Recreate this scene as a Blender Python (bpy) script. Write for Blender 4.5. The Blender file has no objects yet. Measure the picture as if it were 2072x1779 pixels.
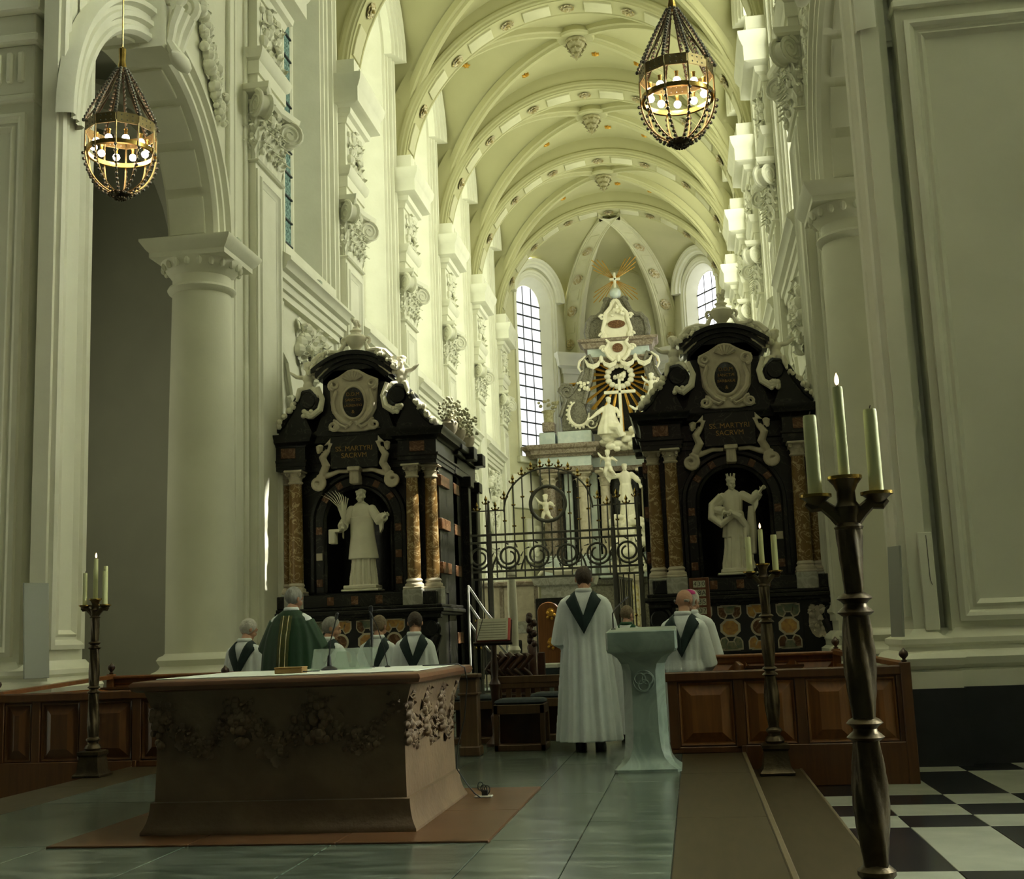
import bpy, bmesh, math, random
from math import sin, cos, pi, sqrt, radians, atan2
from mathutils import Vector, Matrix, Euler
R = random.Random(7)
D = bpy.data
SC = bpy.context.scene
COL = SC.collection

# ------------------------------------------------------------------ camera, world, light, exposure
cam_d = D.cameras.new('camera'); cam = D.objects.new('camera', cam_d); COL.objects.link(cam)
cam_d.sensor_fit = 'HORIZONTAL'; cam_d.sensor_width = 36.0; cam_d.lens = 36.0*2450/2072
cam_d.clip_start = 0.05; cam_d.clip_end = 300
YAW, PITCH, ROLL = radians(8.0983), radians(9.2182), radians(2.1664)
_f = Vector((-sin(YAW)*cos(PITCH), cos(YAW)*cos(PITCH), sin(PITCH)))
_r0 = Vector((cos(YAW), sin(YAW), 0)); _u0 = _r0.cross(_f)
_r = cos(ROLL)*_r0 - sin(ROLL)*_u0
_u = sin(ROLL)*_r0 + cos(ROLL)*_u0
_m = Matrix((( _r.x, _u.x, -_f.x, 0), (_r.y, _u.y, -_f.y, 0), (_r.z, _u.z, -_f.z, 1.1), (0, 0, 0, 1)))
cam.matrix_world = _m
SC.camera = cam
W = D.worlds.new('dim_nave_daylight'); SC.world = W; W.use_nodes = True
W.node_tree.nodes['Background'].inputs[0].default_value = (0.86, 1.0, 0.70, 1)
W.node_tree.nodes['Background'].inputs[1].default_value = 0.03
sun_d = D.lights.new('sun', 'SUN'); sun = D.objects.new('sun', sun_d); COL.objects.link(sun)
sun_d.energy = 40.0; sun_d.angle = radians(0.6); sun_d.color = (1.0, 0.97, 0.82)
sun.rotation_euler = Vector((-0.59, -0.13, -0.79)).to_track_quat('-Z', 'Y').to_euler()
SC.view_settings.view_transform = 'Standard'; SC.view_settings.look = 'None'
SC.view_settings.gamma = 1.0; SC.view_settings.use_curve_mapping = False
SC.view_settings.exposure = 0.0
WIN_R, WIN_L, WIN_A, WIN_T = 12.0, 4.2, 4.2, 50.0          # brightness of the daylit panes: sun side, shaded side, apse, added transept fill

# ------------------------------------------------------------------ materials
def mat(name, c1, rough=0.6, c2=None, scale=4.0, metal=0.0, bump=0.0, kind='noise', detail=4.0, emit=None, estr=0.0,
        lo=0.35, hi=0.65, stretch=(1, 1, 1), bscale=None, coat=0.0, spec=None, trans=None, coord='Object'):
    m = D.materials.new(name); m.use_nodes = True; nt = m.node_tree; N = nt.nodes; L = nt.links
    b = N['Principled BSDF']
    b.inputs['Base Color'].default_value = (*c1, 1); b.inputs['Roughness'].default_value = rough
    b.inputs['Metallic'].default_value = metal
    if coat: b.inputs['Coat Weight'].default_value = coat; b.inputs['Coat Roughness'].default_value = 0.12
    if spec is not None: b.inputs['Specular IOR Level'].default_value = spec
    tc = N.new('ShaderNodeTexCoord'); mp = N.new('ShaderNodeMapping'); mp.inputs['Scale'].default_value = stretch
    L.new(tc.outputs[coord], mp.inputs[0])
    if c2 is not None:
        if kind == 'noise':
            t = N.new('ShaderNodeTexNoise'); t.inputs['Scale'].default_value = scale; t.inputs['Detail'].default_value = detail; fac = t.outputs['Fac']
            t.inputs['Distortion'].default_value = 0.4
        elif kind == 'vein':
            t = N.new('ShaderNodeTexNoise'); t.inputs['Scale'].default_value = scale; t.inputs['Detail'].default_value = detail
            t.inputs['Distortion'].default_value = 1.6
            s = N.new('ShaderNodeMath'); s.operation = 'SUBTRACT'; s.inputs[1].default_value = 0.5; L.new(t.outputs['Fac'], s.inputs[0])
            a = N.new('ShaderNodeMath'); a.operation = 'ABSOLUTE'; L.new(s.outputs[0], a.inputs[0]); fac = a.outputs[0]
        elif kind == 'wave':
            t = N.new('ShaderNodeTexWave'); t.inputs['Scale'].default_value = scale; t.inputs['Distortion'].default_value = 5.0
            t.inputs['Detail'].default_value = 3.0; t.inputs['Detail Scale'].default_value = 1.5; fac = t.outputs['Fac']
        L.new(mp.outputs[0], t.inputs['Vector'])
        cr = N.new('ShaderNodeValToRGB'); e = cr.color_ramp.elements
        e[0].position = lo; e[0].color = (*c1, 1); e[1].position = hi; e[1].color = (*c2, 1)
        if kind == 'vein': e[0].color = (*c2, 1); e[1].color = (*c1, 1); e[0].position = 0.0; e[1].position = hi
        L.new(fac, cr.inputs[0]); L.new(cr.outputs[0], b.inputs['Base Color'])
    if bump:
        t2 = N.new('ShaderNodeTexNoise'); t2.inputs['Scale'].default_value = bscale or scale*4; t2.inputs['Detail'].default_value = 5
        L.new(mp.outputs[0], t2.inputs['Vector'])
        bp = N.new('ShaderNodeBump'); bp.inputs['Strength'].default_value = bump; bp.inputs['Distance'].default_value = 0.02
        L.new(t2.outputs['Fac'], bp.inputs['Height']); L.new(bp.outputs[0], b.inputs['Normal'])
    if emit is not None:
        b.inputs['Emission Color'].default_value = (*emit, 1); b.inputs['Emission Strength'].default_value = estr
    if trans is not None:
        o = N['Material Output']; tr = N.new('ShaderNodeBsdfTransparent'); tr.inputs[0].default_value = (0.92, 0.97, 0.93, 1)
        mx = N.new('ShaderNodeMixShader'); mx.inputs[0].default_value = trans
        L.new(b.outputs[0], mx.inputs[1]); L.new(tr.outputs[0], mx.inputs[2]); L.new(mx.outputs[0], o.inputs[0])
    return m

M = {}
M['plaster'] = mat('white_limewash', (0.77, 0.77, 0.62), 0.75, (0.70, 0.70, 0.56), 0.8, bump=0.15, bscale=9)
M['trim'] = mat('white_stucco', (0.80, 0.80, 0.66), 0.7, (0.74, 0.74, 0.60), 1.5, bump=0.1, bscale=14)
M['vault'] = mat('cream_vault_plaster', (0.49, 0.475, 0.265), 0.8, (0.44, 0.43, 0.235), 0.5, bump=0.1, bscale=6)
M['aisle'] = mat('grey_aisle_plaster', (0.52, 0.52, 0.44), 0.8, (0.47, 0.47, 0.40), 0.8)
M['gilt'] = mat('dull_gilding', (0.42, 0.33, 0.12), 0.45, (0.62, 0.58, 0.40), 9, metal=0.35)
M['gold'] = mat('gold_leaf', (0.72, 0.42, 0.07), 0.35, (0.55, 0.30, 0.04), 6, metal=0.55)
M['boss'] = mat('aged_stucco', (0.30, 0.27, 0.13), 0.7, (0.46, 0.43, 0.26), 12)
M['black'] = mat('black_marble', (0.009, 0.009, 0.008), 0.34, (0.05, 0.045, 0.035), 2.2, kind='vein', hi=0.015, spec=0.4)
M['blackplain'] = mat('black_stone', (0.008, 0.009, 0.011), 0.5, (0.013, 0.013, 0.016), 5)
M['brownm'] = mat('brown_veined_marble', (0.19, 0.110, 0.034), 0.3, (0.55, 0.43, 0.23), 5.0, kind='vein', hi=0.035, detail=8)
M['redm'] = mat('rust_marble', (0.105, 0.042, 0.016), 0.35, (0.26, 0.15, 0.08), 5, kind='vein', hi=0.05)
M['cream'] = mat('cream_marble', (0.62, 0.56, 0.42), 0.5, (0.50, 0.44, 0.32), 6, bump=0.1)
M['statue'] = mat('statue_marble', (0.84, 0.81, 0.64), 0.55, (0.74, 0.70, 0.55), 3.0, bump=0.12, bscale=18)
M['greym'] = mat('grey_marble', (0.34, 0.33, 0.27), 0.4, (0.50, 0.50, 0.44), 4, kind='vein', hi=0.1)
M['altargrey'] = mat('grey_stucco_marble', (0.12, 0.11, 0.08), 0.5, (0.22, 0.21, 0.155), 5, kind='vein', hi=0.1)
M['palem'] = mat('pale_blue_marble', (0.52, 0.60, 0.58), 0.4, (0.64, 0.70, 0.66), 4)
M['taupem'] = mat('taupe_marble', (0.19, 0.145, 0.10), 0.4, (0.34, 0.29, 0.22), 4, kind='vein', hi=0.1)
M['ochre'] = mat('ochre_inlay', (0.60, 0.36, 0.10), 0.4, (0.38, 0.19, 0.07), 14)
M['greeni'] = mat('green_inlay', (0.10, 0.14, 0.10), 0.4, (0.25, 0.24, 0.14), 14)
M['greenmarble'] = mat('green_floor_marble', (0.048, 0.064, 0.048), 0.22, (0.15, 0.175, 0.14), 2.4, bump=0.03, stretch=(1, 5, 1), detail=9, lo=0.42, hi=0.72, spec=0.4)
M['ambo'] = mat('green_ambo_marble', (0.19, 0.25, 0.21), 0.3, (0.27, 0.34, 0.29), 2.2, kind='vein', hi=0.12, detail=7, lo=0)
M['brownfloor'] = mat('brown_floor_stone', (0.036, 0.027, 0.013), 0.42, (0.050, 0.037, 0.019), 3, stretch=(6, 1, 1), spec=0.25)
M['nosing'] = mat('pale_step_nosing', (0.11, 0.085, 0.045), 0.45, (0.085, 0.062, 0.032), 8)
M['redslab'] = mat('red_floor_marble', (0.080, 0.036, 0.015), 0.30, (0.115, 0.056, 0.027), 2.5, detail=6, spec=0.22)
M['altarstone'] = mat('reddish_altar_stone', (0.175, 0.118, 0.068), 0.6, (0.125, 0.080, 0.046), 3.5, bump=0.25, bscale=22)
M['altartop'] = mat('polished_red_altar_stone', (0.15, 0.070, 0.036), 0.35, (0.10, 0.046, 0.024), 3.0, stretch=(1, 3, 1))
M['tilew'] = mat('white_floor_marble', (0.30, 0.31, 0.25), 0.25, (0.37, 0.38, 0.31), 2.2, detail=6)
M['tileb'] = mat('black_floor_marble', (0.012, 0.012, 0.015), 0.22, (0.02, 0.02, 0.024), 3)
M['wood'] = mat('oak_panelling', (0.105, 0.040, 0.009), 0.42, (0.075, 0.027, 0.006), 5, stretch=(5, 5, 0.4), detail=6)
M['wood2'] = mat('orange_oak', (0.215, 0.080, 0.017), 0.4, (0.16, 0.056, 0.012), 5, stretch=(5, 5, 0.4), detail=6)
M['darkwood'] = mat('dark_carved_oak', (0.060, 0.026, 0.013), 0.32, (0.035, 0.015, 0.008), 5, bump=0.1)
M['brownwood'] = mat('brown_stool_oak', (0.10, 0.055, 0.022), 0.5, (0.07, 0.036, 0.014), 5, stretch=(5, 5, 0.4))
M['bronze'] = mat('dark_bronze', (0.085, 0.062, 0.032), 0.36, (0.045, 0.032, 0.017), 8, metal=0.75, bump=0.12, bscale=40)
M['brass'] = mat('polished_brass', (0.52, 0.36, 0.10), 0.25, (0.38, 0.25, 0.06), 10, metal=0.9)
M['dbrass'] = mat('aged_brass', (0.30, 0.24, 0.10), 0.4, (0.20, 0.15, 0.06), 12, metal=0.7)
M['glassbead'] = mat('glass_bead', (0.16, 0.15, 0.11), 0.12, (0.10, 0.10, 0.08), 20, metal=0.3)
M['rib'] = mat('pale_rib_plaster', (0.60, 0.59, 0.39), 0.8, (0.55, 0.54, 0.35), 2)
M['iron'] = mat('grey_wrought_iron', (0.19, 0.19, 0.155), 0.5, (0.14, 0.14, 0.115), 9, metal=0.3)
M['lead'] = mat('window_lead', (0.02, 0.025, 0.03), 0.6)
M['alb'] = mat('white_alb_linen', (0.80, 0.87, 0.88), 0.85, (0.76, 0.83, 0.84), 9, bump=0.1, bscale=60)
M['chasuble'] = mat('green_chasuble_silk', (0.006, 0.034, 0.011), 0.65, (0.009, 0.050, 0.016), 3, stretch=(9, 9, 0.4), bump=0.1, bscale=30)
M['orphrey'] = mat('woven_gold_orphrey', (0.05, 0.07, 0.015), 0.6, (0.10, 0.10, 0.024), 26, stretch=(3, 3, 0.6))
M['hood'] = mat('dark_green_stole', (0.008, 0.022, 0.022), 0.8, (0.012, 0.032, 0.03), 12)
M['hoodg'] = mat('green_stole', (0.012, 0.075, 0.035), 0.8, (0.016, 0.095, 0.04), 12)
M['skin'] = mat('skin', (0.46, 0.26, 0.165), 0.55, (0.40, 0.21, 0.13), 10)
M['greyhair'] = mat('grey_hair', (0.36, 0.36, 0.33), 0.7, (0.22, 0.22, 0.20), 30, stretch=(1, 1, 0.3), bump=0.4, bscale=60)
M['whitehair'] = mat('white_hair', (0.60, 0.59, 0.53), 0.7, (0.46, 0.45, 0.40), 30, bump=0.4, bscale=60)
M['brownhair'] = mat('brown_hair', (0.055, 0.035, 0.022), 0.6, (0.035, 0.022, 0.014), 30, bump=0.4, bscale=60)
M['sandyhair'] = mat('sandy_hair', (0.20, 0.15, 0.085), 0.65, (0.13, 0.09, 0.05), 30, bump=0.4, bscale=60)
M['magenta'] = mat('magenta_silk', (0.55, 0.02, 0.22), 0.6, (0.45, 0.015, 0.17), 8)
M['shoe'] = mat('black_leather', (0.008, 0.008, 0.009), 0.3)
M['wax'] = mat('cream_wax', (0.66, 0.68, 0.36), 0.5, (0.60, 0.62, 0.32), 5)
M['wick'] = mat('wick', (0.03, 0.02, 0.01), 0.9)
M['flame'] = mat('candle_flame', (1, 0.7, 0.35), 0.5, emit=(1.0, 0.62, 0.28), estr=9)
M['bulb'] = mat('lit_bulb', (1, 0.9, 0.8), 0.5, emit=(1.0, 0.80, 0.66), estr=30)
M['linen'] = mat('altar_linen', (0.66, 0.70, 0.62), 0.9, (0.60, 0.64, 0.56), 12, bump=0.1, bscale=50)
M['acrylic'] = mat('clear_acrylic', (0.55, 0.62, 0.52), 0.08, trans=0.72)
M['plasticblack'] = mat('black_plastic', (0.010, 0.010, 0.011), 0.45)
M['gold_box'] = mat('brass_box', (0.36, 0.22, 0.07), 0.4, (0.28, 0.16, 0.05), 12, metal=0.3)
M['paper'] = mat('sheet_paper', (0.46, 0.45, 0.34), 0.9)
M['ink'] = mat('print_ink', (0.16, 0.15, 0.11), 0.9)
M['redcover'] = mat('red_book_cover', (0.42, 0.075, 0.06), 0.6)
M['boardwood'] = mat('red_brown_board', (0.16, 0.055, 0.022), 0.6, (0.12, 0.04, 0.016), 3, kind='wave')
M['card'] = mat('cream_number_card', (0.52, 0.53, 0.38), 0.8)
M['cushion'] = mat('blue_black_cushion', (0.018, 0.028, 0.034), 0.8, (0.026, 0.038, 0.044), 20)
M['greypaint'] = mat('grey_painted_panel', (0.30, 0.32, 0.27), 0.6)
M['greenhouse'] = mat('dried_flowers', (0.58, 0.56, 0.40), 0.8, (0.38, 0.38, 0.24), 12)
M['whitewood'] = mat('white_painted_table', (0.72, 0.74, 0.66), 0.5)
M['goldtext'] = mat('gilded_letters', (0.30, 0.17, 0.045), 0.5, metal=0.3)

def pane_mat(name, base, tint, strength, sc, transp=0.0):
    m = D.materials.new(name); m.use_nodes = True; nt = m.node_tree; N = nt.nodes; L = nt.links; N.clear()
    o = N.new('ShaderNodeOutputMaterial'); e = N.new('ShaderNodeEmission'); e.inputs[1].default_value = strength
    tc = N.new('ShaderNodeTexCoord'); v = N.new('ShaderNodeTexVoronoi'); v.inputs['Scale'].default_value = sc
    L.new(tc.outputs['Object'], v.inputs['Vector'])
    cr = N.new('ShaderNodeValToRGB'); cr.color_ramp.elements[0].color = (*base, 1); cr.color_ramp.elements[1].color = (*tint, 1)
    sp = N.new('ShaderNodeSeparateColor'); L.new(v.outputs['Color'], sp.inputs[0]); L.new(sp.outputs[0], cr.inputs[0])
    L.new(cr.outputs[0], e.inputs[0])
    g = N.new('ShaderNodeBsdfGlossy'); g.inputs['Roughness'].default_value = 0.2; g.inputs[0].default_value = (0.05, 0.05, 0.05, 1)
    a = N.new('ShaderNodeAddShader'); L.new(e.outputs[0], a.inputs[0]); L.new(g.outputs[0], a.inputs[1])
    if transp:
        t = N.new('ShaderNodeBsdfTransparent'); mx = N.new('ShaderNodeMixShader'); mx.inputs[0].default_value = transp
        L.new(a.outputs[0], mx.inputs[1]); L.new(t.outputs[0], mx.inputs[2]); L.new(mx.outputs[0], o.inputs[0])
    else: L.new(a.outputs[0], o.inputs[0])
    return m
M['pane_sun'] = pane_mat('sunlit_pane', (0.90, 0.93, 0.72), (1.0, 1.0, 0.78), WIN_R, 6, 0.55)
M['pane_shade'] = pane_mat('green_leaded_pane', (0.02, 0.06, 0.035), (0.32, 0.50, 0.33), WIN_L*0.16, 26)
M['pane_left'] = pane_mat('shaded_pane', (0.70, 0.74, 0.52), (0.80, 0.82, 0.58), WIN_L, 9)
M['pane_aisle_fill'] = pane_mat('aisle_fill_pane', (0.9, 0.9, 0.62), (1.0, 0.98, 0.70), 5.5, 6)  # glow of the added aisle panes, stronger on the right
M['pane_aisle_fill_dim'] = pane_mat('dim_aisle_fill_pane', (0.9, 0.9, 0.60), (1.0, 0.96, 0.68), 1.9, 6)
M['pane_transept_fill'] = pane_mat('transept_fill_pane', (0.92, 1.0, 0.82), (1.0, 1.0, 0.88), WIN_T, 5)
M['pane_apse'] = pane_mat('pale_leaded_pane', (0.84, 0.88, 0.92), (1.0, 1.0, 0.92), WIN_A*0.35, 12)
M['pane_apse_sun'] = pane_mat('bright_apse_pane', (0.95, 0.96, 1.0), (1.0, 1.0, 0.98), WIN_A, 12)

# ------------------------------------------------------------------ mesh helpers
class MB:
    def __init__(s): s.v = []; s.f = []; s.m = []; s.mi = 0
    def add(s, vs, fs, T=None):
        n = len(s.v)
        s.v += [tuple(T @ Vector(p)) for p in vs] if T is not None else [tuple(p) for p in vs]
        s.f += [tuple(i+n for i in f) for f in fs]; s.m += [s.mi]*len(fs); return s
    def box(s, x0, x1, y0, y1, z0, z1, c=0.0, T=None):
        if x0 > x1: x0, x1 = x1, x0
        if y0 > y1: y0, y1 = y1, y0
        if z0 > z1: z0, z1 = z1, z0
        if c <= 0:
            vs = [(x, y, z) for x in (x0, x1) for y in (y0, y1) for z in (z0, z1)]
            return s.add(vs, [(0, 1, 3, 2), (4, 6, 7, 5), (0, 4, 5, 1), (2, 3, 7, 6), (0, 2, 6, 4), (1, 5, 7, 3)], T)
        c = min(c, (x1-x0)*.45, (y1-y0)*.45, (z1-z0)*.45)
        lo, hi = (x0, y0, z0), (x1, y1, z1); vs = []; ix = {}
        for sx in (0, 1):
            for sy in (0, 1):
                for sz in (0, 1):
                    q = (sx, sy, sz)
                    for a in range(3):
                        p = [(hi[k] if q[k] else lo[k]) if k == a else ((hi[k]-c) if q[k] else (lo[k]+c)) for k in range(3)]
                        ix[(q, a)] = len(vs); vs.append(p)
        fs = []
        def Q(a, va, b, vb, c_, vc): q = [0]*3; q[a] = va; q[b] = vb; q[c_] = vc; return tuple(q)
        for a in range(3):
            b, d = (a+1) % 3, (a+2) % 3
            for sa in (0, 1):
                fs.append([ix[(Q(a, sa, b, i, d, j), a)] for i, j in ((0, 0), (1, 0), (1, 1), (0, 1))])
            for sa in (0, 1):
                for sb in (0, 1):
                    q0, q1 = Q(a, sa, b, sb, d, 0), Q(a, sa, b, sb, d, 1)
                    fs.append([ix[(q0, a)], ix[(q1, a)], ix[(q1, b)], ix[(q0, b)]])
        for sx in (0, 1):
            for sy in (0, 1):
                for sz in (0, 1): fs.append([ix[((sx, sy, sz), a)] for a in range(3)])
        return s.add(vs, fs, T)
    def loft(s, loops, closed=True, cap0=True, cap1=True, T=None):
        n = len(loops[0]); vs = [p for l in loops for p in l]; fs = []
        for i in range(len(loops)-1):
            for j in range(n if closed else n-1):
                k = (j+1) % n; fs.append((i*n+j, i*n+k, (i+1)*n+k, (i+1)*n+j))
        if closed and cap0: fs.append(tuple(range(n-1, -1, -1)))
        if closed and cap1: fs.append(tuple((len(loops)-1)*n+j for j in range(n)))
        return s.add(vs, fs, T)
    def lathe(s, prof, c=(0, 0, 0), n=16, T=None, sq=False):
        loops = []
        for r, z in prof:
            loops.append([(c[0]+r*cos(2*pi*j/n+(pi/n if sq else 0)), c[1]+r*sin(2*pi*j/n+(pi/n if sq else 0)), c[2]+z) for j in range(n)])
        return s.loft(loops, T=T)
    def ell(s, c, r, nu=10, nv=6, T=None):
        if not hasattr(r, '__len__'): r = (r, r, r)
        vs = [(c[0], c[1], c[2]-r[2])]; fs = []
        for i in range(1, nv):
            a = -pi/2+pi*i/nv
            for j in range(nu): vs.append((c[0]+r[0]*cos(a)*cos(2*pi*j/nu), c[1]+r[1]*cos(a)*sin(2*pi*j/nu), c[2]+r[2]*sin(a)))
        vs.append((c[0], c[1], c[2]+r[2])); top = len(vs)-1
        for j in range(nu):
            k = (j+1) % nu; fs.append((0, 1+k, 1+j)); b = 1+(nv-2)*nu; fs.append((top, b+j, b+k))
            for i in range(nv-2): fs.append((1+i*nu+j, 1+i*nu+k, 1+(i+1)*nu+k, 1+(i+1)*nu+j))
        return s.add(vs, fs, T)
    def tube(s, path, rad, n=8, closed=False, T=None, flat=1.0):
        P = [Vector(p) for p in path]; m = len(P); loops = []
        up = Vector((0, 0, 1)); prev = None
        for i in range(m):
            a = P[(i-1) % m] if (closed or i > 0) else P[i]; b = P[(i+1) % m] if (closed or i < m-1) else P[i]
            t = (b-a); t = t.normalized() if t.length > 1e-9 else Vector((0, 0, 1))
            if prev is None:
                u = t.cross(up)
                if u.length < 1e-3: u = t.cross(Vector((0, 1, 0)))
            else:
                u = prev - t*prev.dot(t)
                if u.length < 1e-4: u = t.cross(up)
            u.normalize(); w = t.cross(u); prev = u
            r = rad[i] if hasattr(rad, '__len__') else rad
            loops.append([tuple(P[i]+u*(r*cos(2*pi*j/n))+w*(r*flat*sin(2*pi*j/n))) for j in range(n)])
        if closed: loops.append(loops[0]); return s.loft(loops, cap0=False, cap1=False, T=T)
        return s.loft(loops, T=T)
    def prism(s, poly, y0, y1, T=None, c=0.0):      # poly in xz, extruded along y from y0 (front) to y1; c = front chamfer
        A = [(x, y1, z) for x, z in poly]; B = [(x, y0, z) for x, z in poly]
        if c:
            cx = sum(x for x, z in poly)/len(poly); cz = sum(z for x, z in poly)/len(poly)
            B1 = [(x, y0+c, z) for x, z in poly]
            F = []
            for x, z in poly:
                d = Vector((cx-x, cz-z)); l = d.length or 1; F.append((x+d.x/l*c, y0, z+d.y/l*c))
            return s.loft([A, B1, F], T=T)
        return s.loft([A, B], T=T)
    def frame(s, x0, x1, z0, z1, prof, fill=True, T=None):   # nested rectangles, prof = [(inset, y)]
        loops = [[(x0+i, y, z0+i), (x1-i, y, z0+i), (x1-i, y, z1-i), (x0+i, y, z1-i)] for i, y in prof]
        return s.loft(loops, cap0=False, cap1=fill, T=T)
    def sweep(s, pts, prof, T=None):   # pts: list of (origin, out_vec, depth_vec); prof: [(out, depth)]
        loops = [[tuple(Vector(o)+Vector(a)*p+Vector(b)*q for p, q in prof)] for o, a, b in pts]
        loops = [list(l[0]) for l in loops]
        return s.loft(loops, closed=False, T=T)
    def mesh(s, name, mats, smooth=35):
        me = D.meshes.new(name); me.from_pydata(s.v, [], s.f); 
        for m in (mats if isinstance(mats, (list, tuple)) else [mats]): me.materials.append(M[m] if isinstance(m, str) else m)
        bm = bmesh.new(); bm.from_mesh(me)
        bmesh.ops.recalc_face_normals(bm, faces=bm.faces); bm.to_mesh(me); bm.free()
        if any(s.m): me.polygons.foreach_set('material_index', s.m)
        if smooth:
            me.polygons.foreach_set('use_smooth', [True]*len(me.polygons)); me.set_sharp_from_angle(angle=radians(smooth))
        me.update(); return me
    def build(s, name, mats, parent=None, smooth=35, loc=None):
        o = D.objects.new(name, s.mesh(name, mats, smooth)); COL.objects.link(o)
        if parent is not None: o.parent = parent
        if loc is not None: o.location = loc
        return o

def empty(name, loc=(0, 0, 0), rz=0.0, parent=None):
    o = D.objects.new(name, None); COL.objects.link(o); o.location = loc; o.rotation_euler = (0, 0, rz); o.empty_display_size = 0.1
    if parent is not None: o.parent = parent
    return o
def tag(o, label=None, cat=None, group=None, kind=None):
    for k, v in (('label', label), ('category', cat), ('group', group), ('kind', kind)):
        if v: o[k] = v
    return o
def thing(name, label, cat, loc=(0, 0, 0), rz=0.0, group=None): return tag(empty(name, loc, rz), label, cat, group)
def struct(name, label, cat='building', loc=(0, 0, 0)): return tag(empty(name, loc), label, cat, None, 'structure')
def dup(o, parent=None, loc=None, rz=None, scale=None, keep=True):
    c = o.copy(); COL.objects.link(c)
    if parent is not None: c.parent = parent
    if loc is not None: c.location = loc
    if rz is not None: c.rotation_euler = (0, 0, rz)
    if scale is not None: c.scale = scale
    for ch in list(o.children): dup(ch, c)
    return c
def remesh(mb, voxel, smooth_it=4, name='tmp', fac=0.5):
    """one continuous skin over overlapping shapes"""
    me = D.meshes.new(name); me.from_pydata(mb.v, [], mb.f)
    bm = bmesh.new(); bm.from_mesh(me); bmesh.ops.recalc_face_normals(bm, faces=bm.faces); bm.to_mesh(me); bm.free()
    o = D.objects.new(name, me); COL.objects.link(o)
    r = o.modifiers.new('r', 'REMESH'); r.mode = 'VOXEL'; r.voxel_size = voxel; r.use_smooth_shade = True
    if smooth_it:
        k = o.modifiers.new('s', 'SMOOTH'); k.iterations = smooth_it; k.factor = fac
    dg = bpy.context.evaluated_depsgraph_get(); dg.update()
    out = D.meshes.new_from_object(o.evaluated_get(dg)); out.name = name
    D.objects.remove(o); D.meshes.remove(me)
    return out
def put(name, me, m, parent=None, loc=None):
    me.materials.clear(); me.materials.append(M[m] if isinstance(m, str) else m)
    me.polygons.foreach_set('use_smooth', [True]*len(me.polygons)); me.name = name
    o = D.objects.new(name, me); COL.objects.link(o)
    if parent is not None: o.parent = parent
    if loc is not None: o.location = loc
    return o
def TM(loc=(0, 0, 0), rot=(0, 0, 0), sc=(1, 1, 1)):
    if not hasattr(sc, '__len__'): sc = (sc,)*3
    return Matrix.LocRotScale(Vector(loc), Euler(rot), Vector(sc))
def text(s, size, parent, loc, rot=(pi/2, 0, 0), m='goldtext', ext=0.004, name='lettering', fit=None):
    c = D.curves.new(name, 'FONT'); c.body = s; c.size = size; c.align_x = 'CENTER'; c.align_y = 'CENTER'; c.extrude = ext
    c.materials.append(M[m]); o = D.objects.new(name, c); COL.objects.link(o)
    o.location = loc; o.rotation_euler = rot
    if parent is not None: o.parent = parent
    return o
def spiral(c, r0, r1, turns, a0, ax, az, n=28, sgn=1):
    c = Vector(c); ax = Vector(ax); az = Vector(az); out = []
    for i in range(n+1):
        t = i/n; a = a0+sgn*t*turns*2*pi; r = r0+(r1-r0)*t
        out.append(tuple(c+ax*(r*cos(a))+az*(r*sin(a))))
    return out
def leaf(mb, base, up, out, h, w, curl=0.5, T=None):
    """acanthus-like leaf that stands against a bell and curls outwards at its tip"""
    b = Vector(base); up = Vector(up); out = Vector(out); sd = up.cross(out).normalized(); vs = []; fs = []; n = 6
    for i in range(n+1):
        t = i/n; ww = w*(0.75+0.5*sin(pi*t*0.9))*(1-0.75*max(0, t-0.6)/0.4)*(1+0.12*(-1)**i)
        o = curl*h*max(0, t-0.35)**1.6*1.6; z = h*(t if t < 0.8 else 0.8-(t-0.8)*0.9)
        c = b+up*z+out*o
        vs += [tuple(c-sd*ww*0.5-out*0.02*h), tuple(c-sd*ww*0.2+out*0.05*h), tuple(c+out*0.02*h), tuple(c+sd*ww*0.2+out*0.05*h), tuple(c+sd*ww*0.5-out*0.02*h)]
    for i in range(n):
        for j in range(4): fs.append((i*5+j, i*5+j+1, i*5+j+6, i*5+j+5))
    return mb.add(vs, fs, T)
def carving(mb, x0, x1, z0, z1, y, n, r0, r1, seed=1, depth=0.6, poly=None):
    """crowded high relief of fruit, buds and leaves on a ground at y, swelling towards -y"""
    rr = random.Random(seed)
    for i in range(n):
        x = rr.uniform(x0, x1); z = rr.uniform(z0, z1)
        if poly and not poly(x, z): continue
        r = rr.uniform(r0, r1)
        if rr.random() < 0.45: mb.ell((x, y-r*0.25, z), (r, r*depth*1.5, r), 7, 5)
        else:
            a = rr.uniform(0, 2*pi); d = Vector((cos(a), 0, sin(a)))
            leaf(mb, (x-d.x*r, y-r*0.2, z-d.z*r), d, (0, -1, 0), r*2.6, r*1.5, 0.6)

def ringlathe(mb, prof, c, n):
    P = prof+[prof[0]]
    return mb.loft([[(c[0]+r*cos(2*pi*j/n), c[1]+r*sin(2*pi*j/n), c[2]+z) for j in range(n)] for r, z in P], cap0=False, cap1=False)
# ------------------------------------------------------------------ the building
AX = -2.4; XL, XR = -7.18, 2.38; PITCHY = 5.5; Y0 = 19.6
SIDES = (('left', XL, pi/2, 1), ('right', XR, -pi/2, -1))

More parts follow.
